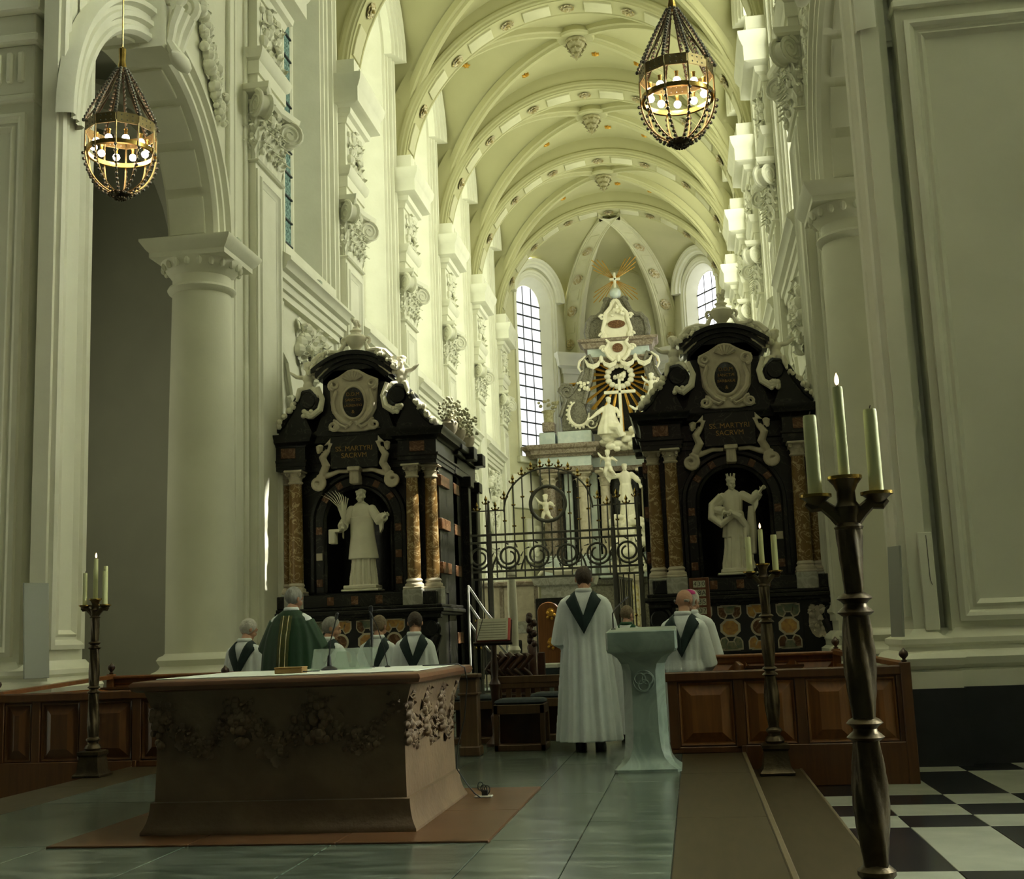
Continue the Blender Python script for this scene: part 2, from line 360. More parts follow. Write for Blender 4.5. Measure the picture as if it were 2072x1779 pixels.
# floor: marble sanctuary platform, side steps and the chequered crossing floor
fl = struct('floor', 'green marble sanctuary floor with long slabs', 'floor')
MB().box(-5.43, 0.39, -3.0, 24.2, -0.3, -0.012).build('subfloor', 'greenmarble', fl, 0)
MB().box(-7.2, 2.4, 24.2, 52.5, -0.3, -0.012).build('subfloor', 'greenmarble', fl, 0)
xs = [-4.87, -3.75, -2.9, -2.05, -1.18, -0.68, -0.17]
for i in range(6):
    y = 3.0 + (0.6 if i % 2 else 0)
    while y < 16.5:
        L_ = 1.9
        o = MB().box(xs[i]+.002, xs[i+1]-.002, y+.002, y+L_-.002, -0.03, 0.0, 0.003).build('marble_slab', 'greenmarble', fl, 0)
        y += L_
for i, (x0, x1) in enumerate(((-0.168, 0.36), (-5.43, -4.872))):
    y = 3.0
    while y < 16.5:
        MB().box(x0+.001, x1-.001, y+.001, y+2.25-.001, -0.03, 0.0, 0.003).build('border_slab', 'brownfloor', fl, 0); y += 2.25
MB().box(0.36, 0.395, 3.0, 16.5, -0.03, 0.004, 0.006).build('step_nosing', 'nosing', fl)
MB().box(0.39, 0.85, 2.0, 16.5, -0.32, -0.15).build('step', 'brownfloor', fl, 0)
MB().box(0.848, 0.875, 2.0, 16.5, -0.2, -0.146, 0.006).build('step_nosing', 'nosing', fl)
MB().box(-6.0, -5.43, 2.0, 16.5, -0.32, -0.15).build('step', 'brownfloor', fl, 0)
fc = struct('floor', 'lower floor of black and white marble tiles', 'floor')
MB().box(0.8, 14, -8, 30, -0.5, -0.316).build('subfloor', 'blackplain', fc, 0)
MB().box(-18, -5.9, -8, 30, -0.5, -0.316).build('subfloor', 'tilew', fc, 0)
rows = [3.3, 4.83, 5.36, 5.88, 7.41, 8.95, 9.48, 10.03, 10.58, 12.15, 13.7]
tm = {}
for i in range(7):
    x0 = 0.335+0.528*(i+1); x0 = max(x0, .86)
    for j in range(len(rows)-1):
        m = 'tilew' if (i+j) % 2 == 1 else 'tileb'; w = .528; h = rows[j+1]-rows[j]; key = (m, round(h, 3))
        if key not in tm: tm[key] = MB().box(.002, w-.002, .002, h-.002, -.02, 0, .003).mesh('floor_tile', m, 0)
        o = D.objects.new('floor_tile', tm[key]); COL.objects.link(o); o.parent = fc; o.location = (x0, rows[j], -0.3)

# pilaster with composite capital, built once (front faces -y)
def rectloft(mb, lv, back=0.05, T=None):
    return mb.loft([[(-h, back, z), (-h, -y, z), (h, -y, z), (h, back, z)] for z, h, y in lv], T=T)
def volute(mb, c, r, nrm, T=None):
    n = Vector(nrm).normalized(); a = n.cross(Vector((0, 0, 1))).normalized(); b = Vector((0, 0, 1)); c = Vector(c)
    for s in (-1, 1):
        cc = c+n*(0.11*s)
        mb.tube(spiral(cc, r, r*.16, 2.2, pi/2, a*s, b, 30), [r*.15*(1-.5*i/30) for i in range(31)], 5, T=T)
    k = 16
    mb.loft([[tuple(c+n*d+a*(r*f*cos(2*pi*j/k))+b*(r*f*sin(2*pi*j/k))) for j in range(k)] for d, f in ((-.11, .9), (-.06, .74), (.06, .74), (.11, .9))], T=T)
def capital_bm(hw, d, z0, z1, seed):
    mb = MB(); H = z1-z0
    rectloft(mb, [(z0-.06, hw+.02, d+.02), (z0-.03, hw+.05, d+.05), (z0, hw+.02, d+.02), (z0+.02, hw-.03, d-.03), (z0+H*.75, hw-.02, d-.02), (z0+H*.82, hw+.06, d+.06)])
    for r_, (zz, hh, nn, off) in enumerate(((z0, H*.34, 6, 0), (z0+H*.20, H*.34, 5, .5), (z0+H*.40, H*.30, 6, 0))):
        for i in range(nn):
            x = -hw*.86+(i)*(2*hw*.86)/(nn-1)
            leaf(mb, (x, -d+.02, zz), (0, 0, 1), (0, -1, 0), hh, hw*.36, .55)
        for s in (-1, 1):
            for yy in (-.25, -.75): leaf(mb, (s*(hw-.02), d*yy, zz), (0, 0, 1), (s, 0, 0), hh, d*.62, .55)
    carving(mb, -hw*.9, hw*.9, z0+H*.12, z0+H*.62, -d-.03, 46, .035, .075, seed+3)
    for s in (-1, 1):
        for k in range(14): mb.ell((s*(hw+.02), -d*R.uniform(.1, .95), z0+H*R.uniform(.12, .62)), R.uniform(.03, .06), 6, 4)
    for s in (-1, 1):
        volute(mb, (s*(hw+.05), -d-.10, z0+H*.72), H*.19, (s*.75, .66, 0))
    carving(mb, -.2, .2, z0+H*.62, z0+H*.9, -d-.06, 10, .05, .1, seed)
    lp = []
    for z, g in ((z0+H*.9, .0), (z0+H*.93, .05), (z0+H, .07)):
        lp.append([(-hw-.12-g, .05, z), (-hw-.14-g, -d-.22-g, z), (-hw*.4, -d-.08-g, z), (hw*.4, -d-.08-g, z), (hw+.14+g, -d-.22-g, z), (hw+.12+g, .05, z)])
    mb.loft(lp)
    return mb
def make_pilaster():
    mb = MB(); mb.box(-.65, .65, -.22, .05, .9, 9.36)
    mb.frame(-.63, .63, 1.15, 9.2, [(0, -.2), (0, -.25), (.10, -.25), (.13, -.285), (.17, -.285), (.20, -.25), (.24, -.235), (.26, -.222)], False)
    mb.box(-.8, -.65, -.1, .05, .9, 13.4, .02).box(.65, .8, -.1, .05, .9, 13.4, .02)
    p = mb.build('pilaster', 'trim')
    rectloft(MB(), [(0, .78, .38), (.46, .78, .38), (.46, .76, .36), (.62, .76, .36), (.66, .8, .4), (.74, .8, .4), (.78, .73, .33), (.84, .73, .33), (.88, .75, .35), (.94, .73, .33), (1.0, .67, .26)]).build('pilaster_base', 'trim', p)
    capital_bm(.65, .25, 9.36, 10.66, 3).build('capital', 'trim', p)
    mb = MB()
    rectloft(mb, [(10.66, .67, .27), (10.9, .67, .27), (10.9, .71, .31), (11.14, .71, .31), (11.18, .76, .36), (11.3, .79, .4), (11.36, .79, .4)])
    rectloft(mb, [(11.36, .66, .26), (12.4, .66, .26)])
    rectloft(mb, [(12.38, .70, .30), (12.5, .74, .34), (12.54, .82, .42), (12.66, .84, .44), (12.7, .92, .54), (12.74, .98, .64), (13.05, .98, .64), (13.08, 1.0, .66), (13.2, 1.06, .72), (13.32, 1.08, .74), (13.36, 1.08, .74)])
    rectloft(mb, [(13.36, .9, .55), (13.75, .9, .55)])
    mb.build('entablature', 'trim', p)
    mb = MB(); carving(mb, -.48, .48, 11.46, 12.3, -.27, 46, .05, .12, 5); mb.box(-.52, .52, -.275, 0, 11.42, 12.34, .02)
    mb.build('frieze_carving', 'trim', p)
    mb = MB(); mb.frame(-.5, .5, 13.42, 13.7, [(0, -.54), (0, -.57), (.05, -.57), (.07, -.55)], False); mb.build('impost_panel', 'trim', p)
    return p
pil0 = make_pilaster()
# choir bay: window surround, hood, sill, string course, carved wall panel
def arc_pts(zc, a0, a1, n): return [((0, 0, zc), (cos(a0+(a1-a0)*i/n), 0, sin(a0+(a1-a0)*i/n)), (0, 1, 0)) for i in range(n+1)]
def make_bay():
    mb = MB(); Rw = 2.02; ZS = 16.4
    for s in (-1, 1): mb.add([(s*2.76, 0, 0), (s*Rw, 0, 0), (s*Rw, 0, 19.6), (s*2.76, 0, 19.6)], [(0, 1, 2, 3)])
    mb.add([(-Rw, 0, 0), (Rw, 0, 0), (Rw, 0, 8.2), (-Rw, 0, 8.2)], [(0, 1, 2, 3)])
    vs = []; n = 24
    for i in range(n+1):
        a = pi*i/n; vs += [(Rw*cos(a), 0, ZS+Rw*sin(a)), (Rw*cos(a), 0, 19.6)]
    mb.add(vs, [(2*i, 2*i+1, 2*i+3, 2*i+2) for i in range(n)])
    b = mb.build('wall_bay', 'plaster', smooth=0)
    mb = MB()
    pr = [(2.03, .01), (2.03, -.09), (1.93, -.09), (1.90, -.15), (1.82, -.15), (1.79, -.09), (1.70, -.09), (1.67, -.13), (1.60, -.13), (1.58, -.05), (1.48, -.05), (1.46, .0), (1.38, .0), (1.35, .06), (1.30, .06), (1.06, .58), (1.0, .58), (.95, .62)]
    path = [((0, 0, 8.2), (1, 0, 0), (0, 1, 0))]+arc_pts(ZS, 0, pi, 24)+[((0, 0, 8.2), (-1, 0, 0), (0, 1, 0))]
    mb.sweep(path, pr); mb.build('window_surround', 'trim', b, 25)
    mb = MB(); hp = [(1.99, .0), (1.99, -.46), (1.88, -.46), (1.85, -.40), (1.72, -.40), (1.69, -.33), (1.57, -.33), (1.54, -.26), (1.44, -.26), (1.41, -.20), (1.36, -.2), (1.36, .0)]
    loops = [[tuple(Vector(o)+Vector(a)*p+Vector(d)*q for p, q in hp)] for o, a, d in arc_pts(ZS, 0, pi, 24)]
    mb.loft([l[0] for l in loops]); mb.build('hood_mould', 'trim', b, 25)
    mb = MB()
    def course(lv, x0, x1):
        mb.loft([[(x0, .1, z), (x0, -y, z), (x1, -y, z), (x1, .1, z)] for z, y in lv])
    course([(7.38, .0), (7.38, .10), (7.5, .10), (7.52, .15), (7.64, .17), (7.66, .22), (7.78, .22), (7.82, .30), (7.92, .34), (7.96, .40), (8.02, .40), (8.2, .12), (8.22, .02)], -2.1, 2.1)
    mb.build('string_course', 'trim', b)
    mb = MB(); mb.add([(-1.6, -.1, 8.22), (1.6, -.1, 8.22), (1.25, .72, 8.72), (-1.25, .72, 8.72)], [(0, 1, 2, 3)])
    mb.loft([[(-1.62, .08, 8.18), (-1.62, -.14, 8.18), (1.62, -.14, 8.18), (1.62, .08, 8.18)], [(-1.62, .08, 8.5), (-1.62, -.14, 8.44), (1.62, -.14, 8.44), (1.62, .08, 8.5)]])
    mb.build('window_sill', 'trim', b)
    # stepped plaque with basket of flowers
    def plaque(sc, y0, dz=0): return [(x*sc, z if z > 6.9 else z+dz) for x, z in ((-1.75, 7.3), (-1.75, 6.35), (-1.45, 6.2), (-1.2, 5.65), (1.2, 5.65), (1.45, 6.2), (1.75, 6.35), (1.75, 7.3))]
    mb = MB(); mb.prism(plaque(1, 0), -.06, .02, c=.03)
    mb.loft([[(x, y, z) for x, z in plaque(s_, 0, d_)] for s_, y, d_ in ((1.0, -.06, 0), (1.0, -.12, 0), (.955, -.12, .07), (.94, -.06, .09))], cap0=False, cap1=False)
    mb.build('wall_plaque', 'trim', b)
    mb = MB(); carving(mb, -.85, .85, 6.12, 7.12, -.08, 90, .06, .15, 11, .8, lambda x, z: z > 6.12+abs(x)**2*.5)
    mb.build('flower_relief', 'trim', b)
    mb = MB()
    for s in (-1, 1):
        mb.tube(spiral((s*1.98, -.08, 7.0), .24, .06, 1.2, pi/2, (s, 0, 0), (0, 0, 1), 18), .055, 6)
        mb.tube([(s*1.8, -.08, 7.1), (s*1.86, -.08, 6.7), (s*2.04, -.08, 6.5), (s*1.92, -.08, 6.25), (s*1.8, -.08, 6.2)], [.07, .07, .09, .07, .05], 6)
        mb.tube(spiral((s*.75, -.08, 5.42), .22, .05, 1.3, pi/2, (s, 0, 0), (0, 0, 1), 18), .06, 6)
        mb.tube([(s*1.25, -.08, 5.62), (s*1.05, -.08, 5.35), (s*.8, -.08, 5.12), (s*.45, -.08, 5.0), (0, -.08, 4.85)], [.06, .08, .09, .09, .05], 6)
    carving(mb, -.4, .4, 4.95, 5.6, -.06, 26, .06, .11, 4)
    mb.build('scroll_relief', 'trim', b)
    mb = MB(); mb.frame(-1.7, 1.7, 1.2, 4.4, [(0, .01), (0, -.07), (.08, -.07), (.12, -.03), (.18, -.03), (.22, .0)], False)
    carving(mb, -.5, .5, 2.2, 4.0, -.03, 46, .08, .16, 9); mb.build('lower_panel', 'trim', b)
    mb = MB(); mb.box(-2.0, 2.0, -.08, .05, 0, .5, .02).box(-2.0, 2.0, -.05, .05, .5, .75, .02); mb.build('wall_plinth', 'trim', b)
    return b
bay0 = make_bay()

def glass(n, loc, rz, m, hw, z0, zs, nc, rowh, label, parent=None, bar=.02):
    w = tag(empty('window_%d' % n, loc, rz), label, 'window', None, 'structure')
    nr = int(round((zs-z0)/rowh)); rowh = (zs-z0)/nr; cw = 2*hw/nc
    pm = MB().box(.006, cw-.006, -.008, .008, .006, rowh-.006, 0).mesh('pane', m, 0)
    for i in range(nc):
        for j in range(nr):
            o = D.objects.new('pane', pm); COL.objects.link(o); o.parent = w; o.location = (-hw+i*cw, 0, z0+j*rowh)
        xa, xb = -hw+i*cw+.006, -hw+(i+1)*cw-.006
        top = [(xa+(xb-xa)*k/6, zs+sqrt(max(hw*hw-(xa+(xb-xa)*k/6)**2, 0.0004))) for k in range(7)]
        MB().prism([(xa, zs+.006)]+top+[(xb, zs+.006)], -.008, .008).build('pane', m, w, 0)
    mb = MB()
    for i in range(1, nc): mb.box(-hw+i*cw-bar*.5, -hw+i*cw+bar*.5, -.03, .02, z0, zs+sqrt(hw*hw-(-hw+i*cw)**2)-.02)
    for j in range(nr+1): mb.box(-hw, hw, -.05, .02, z0+j*rowh-bar*.8, z0+j*rowh+bar*.8)
    mb.build('glazing_bar', 'lead', w, 0)
    return w

wn = 1
for nm, XW, rz, sg in SIDES:
    wall = struct('wall_'+nm, 'white stucco choir wall with giant pilasters on the %s' % nm, 'wall')
    for k in range(-1, 6):
        yk = Y0+PITCHY*k
        if k >= 0: dup(pil0, wall, (XW, yk, 0), rz)
        if 0 <= k < 5:
            dup(bay0, wall, (XW, yk+PITCHY/2, 0), rz)
            pm = ('pane_shade' if k == 0 else 'pane_left') if nm == 'left' else 'pane_sun'
            glass(wn, (XW-sg*.62, yk+PITCHY/2, 0), rz, pm, .95, 8.7, 16.4, 3, .5 if k < 2 else .77,
                  '%s round-headed choir window in bay %d from the crossing' % (('dark green leaded' if k == 0 else 'shaded') if nm == 'left' else 'sunlit', k+1)); wn += 1
    # nave arcade bay between the crossing pier and the first pilaster
    yc = 15.3; r = 2.1; zs = 7.45; mb = MB()
    def W_(ly, d, z): return (XW-sg*d, yc+ly, z)
    lo_, hi_ = -2.2, 3.75
    for f, dd in ((0, .65), (1, -.05)):
        mb.add([W_(hi_, dd, 0), W_(2.9, dd, 0), W_(2.9, dd, 19.6), W_(hi_, dd, 19.6)], [(0, 1, 2, 3)])
        n = 24; vs = []
        for i in range(n+1):
            a = pi*i/n; vs += [W_(r*cos(a), dd, zs+r*sin(a)), W_((2.9 if i < n/2 else 2.2)*(cos(a) if abs(cos(a)) > .7 else cos(a)) if 0 else max(-2.2, min(2.9, r*cos(a)*1.45)), dd, 19.6)]
        mb.add(vs, [(2*i, 2*i+1, 2*i+3, 2*i+2) for i in range(n)])
        mb.add([W_(r, dd, zs), W_(2.9, dd, zs), W_(2.9, dd, 19.6)], [(0, 1, 2)])
    n = 24
    mb.add([q for i in range(n+1) for q in (W_(r*cos(pi*i/n), .65, zs+r*sin(pi*i/n)), W_(r*cos(pi*i/n), -.05, zs+r*sin(pi*i/n)))], [(2*i, 2*i+1, 2*i+3, 2*i+2) for i in range(n)])
    mb.add([W_(2.75, .65, 0), W_(2.75, -.05, 0), W_(2.75, -.05, zs), W_(2.75, .65, zs)], [(0, 1, 2, 3)])
    mb.add([W_(r, .65, zs), W_(r, -.05, zs), W_(3.0, -.05, zs), W_(3.0, .65, zs)], [(0, 1, 2, 3)])
    aw = mb.build('arcade_wall', 'plaster', wall, 0)
    ar = empty('archivolt', parent=wall); ar.location = (XW, yc, 0); ar.rotation_euler = (0, 0, rz)
    mb = MB(); mb.sweep(arc_pts(zs, 0, pi, 32), [(2.09, .1), (2.09, -.10), (2.14, -.16), (2.20, -.16), (2.22, -.12), (2.28, -.12), (2.31, -.19), (2.38, -.19), (2.40, -.15), (2.45, -.15), (2.49, -.24), (2.56, -.24), (2.60, -.16), (2.62, -.04)])
    mb.build('arch_moulding', 'trim', ar, 25)
    for i in range(9):
        a0, a1 = pi*(i+.1)/9, pi*(i+.9)/9; q = 4; mb = MB()
        L0 = []
        for rr_, g in ((r+.01, 0), (r-.05, .0), (r-.06, .03)):
            L0.append([(rr_*cos(a), .03+g, zs+rr_*sin(a)) for a in [a0+g*.3+(a1-a0-g*.6)*t/q for t in range(q+1)]]+[(rr_*cos(a), .6-g, zs+rr_*sin(a)) for a in [a1-g*.3-(a1-a0-g*.6)*t/q for t in range(q+1)]])
        mb.loft(L0); mb.build('soffit_panel', 'trim', ar, 25)
    mb = MB()
    mb.prism([(-.28, 9.45), (.28, 9.45), (.36, 10.5), (-.36, 10.5)], -.34, .3, c=.04)
    for s in (-1, 1): mb.tube(spiral((s*.22, -.42, 10.25), .2, .05, 1.6, -pi/2, (0, -1, 0), (0, 0, 1), 22), .07, 6)
    for s in (-1, 0, 1): mb.tube([(s*.2, -.52, 10.05), (s*.19, -.42, 9.8), (s*.16, -.36, 9.55), (s*.15, -.46, 9.35)], [.08, .07, .07, .09], 6)
    mb.ell((0, -.45, 9.33), (.3, .12, .12))
    mb.tube(spiral((.0, -.4, 10.62), .22, .05, 1.4, 0, (1, 0, 0), (0, 0, 1), 20), .07, 6)
    mb.build('keystone_scroll', 'trim', ar, 40)
    mb = MB(); rr = random.Random(21); sd = 1 if nm == 'left' else -1
    for i in range(120):
        t = rr.random(); x = sd*(1.35+1.05*t)+rr.gauss(0, .09); z = 11.2-1.75*t; q = rr.uniform(.05, .12)*(1.1-.5*abs(t-.4))
        if rr.random() < .6: mb.ell((x, -.14, z), (q, q*1.1, q), 7, 5)
        else: leaf(mb, (x, -.1, z), (cos(i), 0, sin(i)), (0, -1, 0), q*2.4, q*1.5, .6)
    mb.build('fruit_festoon', 'trim', ar, 40)
    mb = MB()
    for lv, x0, x1 in (([(0, .1), (12, .1)], 2.72, 2.92), ([(0, .06), (12, .06)], 2.95, 3.05)): mb.box(x0*sd-.0, x1*sd, -.12, .02, 0, 14, .02)
    mb.build('wall_strip', 'trim', ar)
    # column under the arch
    cx_, cy_ = XW-sg*.32, 17.95
    co = struct('column', 'round white column below the arcade arch on the %s' % nm, 'column', (cx_, cy_, 0))
    MB().lathe([(.53, 1.02), (.525, 2.5), (.50, 4.5), (.46, 6.7), (.455, 6.72)], n=40).build('shaft', 'plaster', co, 60)
    MB().lathe([(.74, -.3), (.74, .42), (.72, .44), (.72, .56), (.70, .58), (.73, .62), (.76, .68), (.73, .74), (.66, .77), (.62, .80), (.60, .84), (.63, .88), (.66, .93), (.62, .98), (.56, 1.0), (.53, 1.03)], n=40).build('column_base', 'trim', co)
    mb = MB(); mb.lathe([(.46, 6.66), (.52, 6.7), (.54, 6.74), (.52, 6.78), (.46, 6.8), (.46, 6.95), (.50, 6.98), (.52, 7.0), (.58, 7.08), (.64, 7.18), (.64, 7.2)], n=40)
    for j in range(20):
        a = 2*pi*j/20; mb.ell((.60*cos(a), .60*sin(a), 7.1), (.05, .05, .075), 6, 5)
    mb.loft([[(x*h, y*h, z) for x, y in ((-1, -1), (1, -1), (1, 1), (-1, 1))] for z, h in ((7.18, .62), (7.26, .62), (7.3, .66), (7.36, .70), (7.42, .74), (7.46, .74))])
    mb.build('capital', 'trim', co)
    # aisle behind the arch
    ai = struct('wall_aisle_'+nm, 'plain shadowed aisle wall seen through the arcade on the %s' % nm, 'wall')
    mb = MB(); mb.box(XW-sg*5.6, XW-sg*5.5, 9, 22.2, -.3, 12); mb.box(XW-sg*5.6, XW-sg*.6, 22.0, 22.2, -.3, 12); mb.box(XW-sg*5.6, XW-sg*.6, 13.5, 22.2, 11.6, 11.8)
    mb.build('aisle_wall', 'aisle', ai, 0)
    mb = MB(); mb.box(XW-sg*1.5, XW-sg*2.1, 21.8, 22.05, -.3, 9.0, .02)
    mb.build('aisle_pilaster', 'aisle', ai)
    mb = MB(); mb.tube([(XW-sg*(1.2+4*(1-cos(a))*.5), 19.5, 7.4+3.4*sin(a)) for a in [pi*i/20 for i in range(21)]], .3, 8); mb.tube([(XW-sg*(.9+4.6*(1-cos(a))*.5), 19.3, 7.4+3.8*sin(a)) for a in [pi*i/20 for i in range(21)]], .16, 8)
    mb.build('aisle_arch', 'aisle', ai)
    glass(wn, (XW-sg*5.45, 17.6, 0), rz, 'pane_aisle_fill' if nm == 'right' else 'pane_aisle_fill_dim', .9, 2.4, 6.6, 3, 1.0, 'added glowing aisle panes out of sight beside the %s column' % nm); wn += 1  # unseen glowing panes added before the solid wall to brighten the aisle
    # crossing pier
    pr_ = struct('pillar', 'tall moulded crossing pier with black plinth, %s of the altar' % nm, 'pillar')
    S = -1 if nm == 'left' else 1; CX = -2.49
    def bx(mb, d0, d1, y0, y1, z0, z1, c=0): mb.box(CX+S*d0, CX+S*d1, y0, y1, z0, z1, c)
    def lv(mb, d0, y0, y1, d1, L):
        mb.loft([[(CX+S*(d0-e), y0-e, z), (CX+S*(d1+e), y0-e, z), (CX+S*(d1+e), y1, z), (CX+S*(d0-e), y1, z)] for z, e in L])
    mb = MB(); bx(mb, 4.67, 4.86, 12.75, 13.62, .9, 19.6); bx(mb, 4.7, 7.5, 13.3, 13.6, -.3, 19.6); bx(mb, 4.90, 5.0, 13.1, 13.4, .9, 19.6); bx(mb, 5.08, 7.1, 12.95, 13.5, .9, 19.6)
    mb.build('pier_shaft', 'plaster', pr_, 0)
    BASE = [(.44, .20), (.60, .20), (.62, .16), (.66, .22), (.73, .24), (.78, .20), (.80, .12), (.84, .11), (.87, .15), (.92, .15), (.95, .07), (1.02, .0)]
    mb = MB(); lv(mb, 4.67, 12.75, 13.7, 4.86, BASE); lv(mb, 5.11, 12.95, 13.5, 7.1, BASE); lv(mb, 4.9, 13.15, 13.5, 5.2, BASE); mb.build('pier_base', 'trim', pr_)
    mb = MB(); P_ = [(-.4, .22), (.44, .22)]; lv(mb, 4.67, 12.75, 13.7, 4.86, P_); lv(mb, 5.11, 12.95, 13.5, 7.1, P_); lv(mb, 4.9, 13.15, 13.5, 5.2, P_); mb.build('pier_plinth', 'blackplain', pr_, 0)
    FR = [(0, 0), (0, -.06), (.05, -.08), (.09, -.06), (.11, -.02), (.14, -.02), (.17, -.05), (.2, -.02), (.22, .0)]
    mb = MB(); T_ = Matrix.Translation((CX+S*4.67, 13.18, 0)) @ Matrix.Rotation(-S*pi/2, 4, 'Z')
    mb.frame(-.38, .38, 1.14, 18, FR, False, T_)
    mb.frame(CX+S*(5.9)-.74, CX+S*(5.9)+.74, 1.08, 7.6, [(i*1.0, y+12.95) for i, y in FR], False)
    mb.build('pier_panel', 'trim', pr_)
    mb = MB()
    for z0, z1, e in ((7.75, 7.85, .06), (7.85, 8.5, .02), (8.5, 8.62, .10), (8.62, 8.9, .04), (8.9, 9.1, .14)): bx(mb, 5.11-e, 7.1, 12.95-e, 13.2, z0, z1, .02)
    for j in range(12): bx(mb, 5.2+j*.15, 5.28+j*.15, 12.88, 12.96, 8.0, 8.4, .02)
    mb.build('pier_capital', 'trim', pr_)

for o in [pil0, bay0]:
    for c in list(o.children): D.objects.remove(c)
    D.objects.remove(o)

# outer rooms, only to keep the daylight where it comes from
cr = struct('ceiling', 'high plain ceiling over the crossing', 'ceiling')
MB().box(-16, 11, -6, 13.3, 19.7, 19.9).build('crossing_vault', 'plaster', cr, 0)
ba = struct('wall_crossing', 'plain wall above and beside the choir entrance', 'wall')
MB().box(-16, -9.6, 13.3, 13.5, -.3, 19.7).build('transept_wall', 'plaster', ba, 0); MB().box(4.6, 11, 13.3, 13.5, -.3, 19.7).build('transept_wall', 'plaster', ba, 0); 
mb = MB(); mb.box(11, 11.2, -6, 8.0, -.3, 19.9).box(11, 11.2, 12.4, 30, -.3, 19.9).box(11, 11.2, 8.0, 12.4, -.3, 3.8).box(11, 11.2, 8.0, 12.4, 14.9, 19.9); 
for s_ in (-1, 1):
    arc = [(2.2*cos(a), 12.7+2.2*sin(a)) for a in [pi/2*k/10 for k in range(11)]]
    mb.add([(x_, 10.2+s_*y_, z_) for x_ in (11, 11.2) for y_, z_ in arc+[(2.2, 14.95)]], [tuple(range(12)), tuple(range(23, 11, -1))])
mb.build('transept_wall', 'plaster', ba, 0)
tw = glass(wn, (11.1, 10.2, 0), -pi/2, 'pane_transept_fill', 2.2, 3.8, 12.7, 4, 1.1, 'unseen transept window added as side fill beyond the right edge'); wn += 1  # unseen window put in as side fill for the albs and altar end

# ------------------------------------------------------------------ vault
ce = struct('ceiling', 'cream ribbed choir vault with rosettes and hanging bosses', 'ceiling')
HW, ZV, HV = 4.78, 13.5, 5.1
def web(u, v): return ZV+HV*max(sqrt(max(0, 1-u*u)), sqrt(max(0, 1-v*v)))
def make_vault():
    mb = MB(); N = 36; vs = []
    g = [sin(pi/2*(-1+2*i/N)) for i in range(N+1)]
    for v in g:
        for u in g: vs.append((HW*u, PITCHY/2*v, web(u, v)))
    mb.add(vs, [(j*(N+1)+i, j*(N+1)+i+1, (j+1)*(N+1)+i+1, (j+1)*(N+1)+i) for j in range(N) for i in range(N)])
    o = mb.build('vault_web', 'vault', smooth=30)
    for s in (-1, 1):
        mb = MB(); pts = []
        for i in range(41):
            a = pi*i/40; t = -cos(a); z = ZV+HV*sqrt(max(0, 1-t*t))
            p = Vector((HW*t*.985, s*PITCHY/2*t*.985, z-.1)); side = Vector((-s*PITCHY/2, HW, 0)).normalized()
            n_ = Vector((HW*t/HW**2, s*PITCHY/2*t/(HW**2), (z-ZV)/HV**2+1e-6)).normalized()
            pts.append((p, side, -n_))
        mb.sweep([(p, a, b) for p, a, b in pts], [(-.17, -.2), (-.17, .02), (-.13, .05), (-.09, .05), (-.06, .13), (.06, .13), (.09, .05), (.13, .05), (.17, .02), (.17, -.2)])
        mb.build('diagonal_rib', 'vault', o, 25)
    mb = MB(); mb.lathe([(.02, -1.32), (.05, -1.25), (.07, -1.1), (.14, -1.0), (.16, -.9), (.26, -.75), (.28, -.66), (.38, -.5), (.40, -.42), (.46, -.36), (.46, -.28), (.36, -.24), (.40, .1)], (0, 0, ZV+HV), 18)
    for rr_, z, k in ((.15, -1.0, 6), (.27, -.74, 8), (.40, -.47, 10)):
        for j in range(k):
            a = 2*pi*j/k; leaf(mb, (rr_*cos(a), rr_*sin(a), ZV+HV+z+.16), (0, 0, -1), (cos(a), sin(a), 0), .3, .22, .5)
    mb.v = [(x*.68, y*.68, ZV+HV-.1+(z-ZV-HV)*.60) for x, y, z in mb.v]; mb.build('hanging_boss', 'boss', o, 40)
    mb = MB()
    mb.lathe([(.52, -.12), (.56, -.06), (.5, .12)], (0, 0, ZV+HV-.12), 24); mb.build('boss_ring', 'vault', o)
    for u, v in ((-.72, .30), (-.72, -.34), (.72, .30), (.72, -.34), (-.36, .60), (.36, .60), (-.36, -.62), (.36, -.62), (.1, .5)):
        z = web(u, v)-.04; mb = MB()
        f = Vector((HW*u, 0, (z-ZV))) if abs(v) > abs(u) else Vector((0, 2.75*v*(HV/2.75)**2*.4, z-ZV))
        f.normalize(); q = f.to_track_quat('Z', 'Y').to_matrix().to_4x4(); q.translation = (HW*u, 2.75*v, z)
        st = [((.13 if k % 2 == 0 else .055)*cos(pi*k/6), (.13 if k % 2 == 0 else .055)*sin(pi*k/6)) for k in range(12)]
        mb.loft([[(x, y, .04) for x, y in st], [(x, y, 0) for x, y in st], [(x*.3, y*.3, -.05) for x, y in st]], T=q); mb.build('gold_star', 'gold', o, 0)
    return o
v0 = make_vault()
for k in range(-1, 5): dup(v0, ce, (AX, Y0+PITCHY*k+PITCHY/2, 0))
for c in list(v0.children): D.objects.remove(c)
D.objects.remove(v0)
def rosette(mb, T, r=.21):
    for rr_, z, k in ((r, 0, 10), (r*.62, -.05, 7)):
        for j in range(k):
            a = 2*pi*j/k; leaf(mb, (rr_*.15*cos(a), rr_*.15*sin(a), z), (cos(a), sin(a), 0), (0, 0, -1), rr_*1.0, rr_*.62, .25, T)
    mb.ell((0, 0, -.08), r*.24, 7, 5, T)
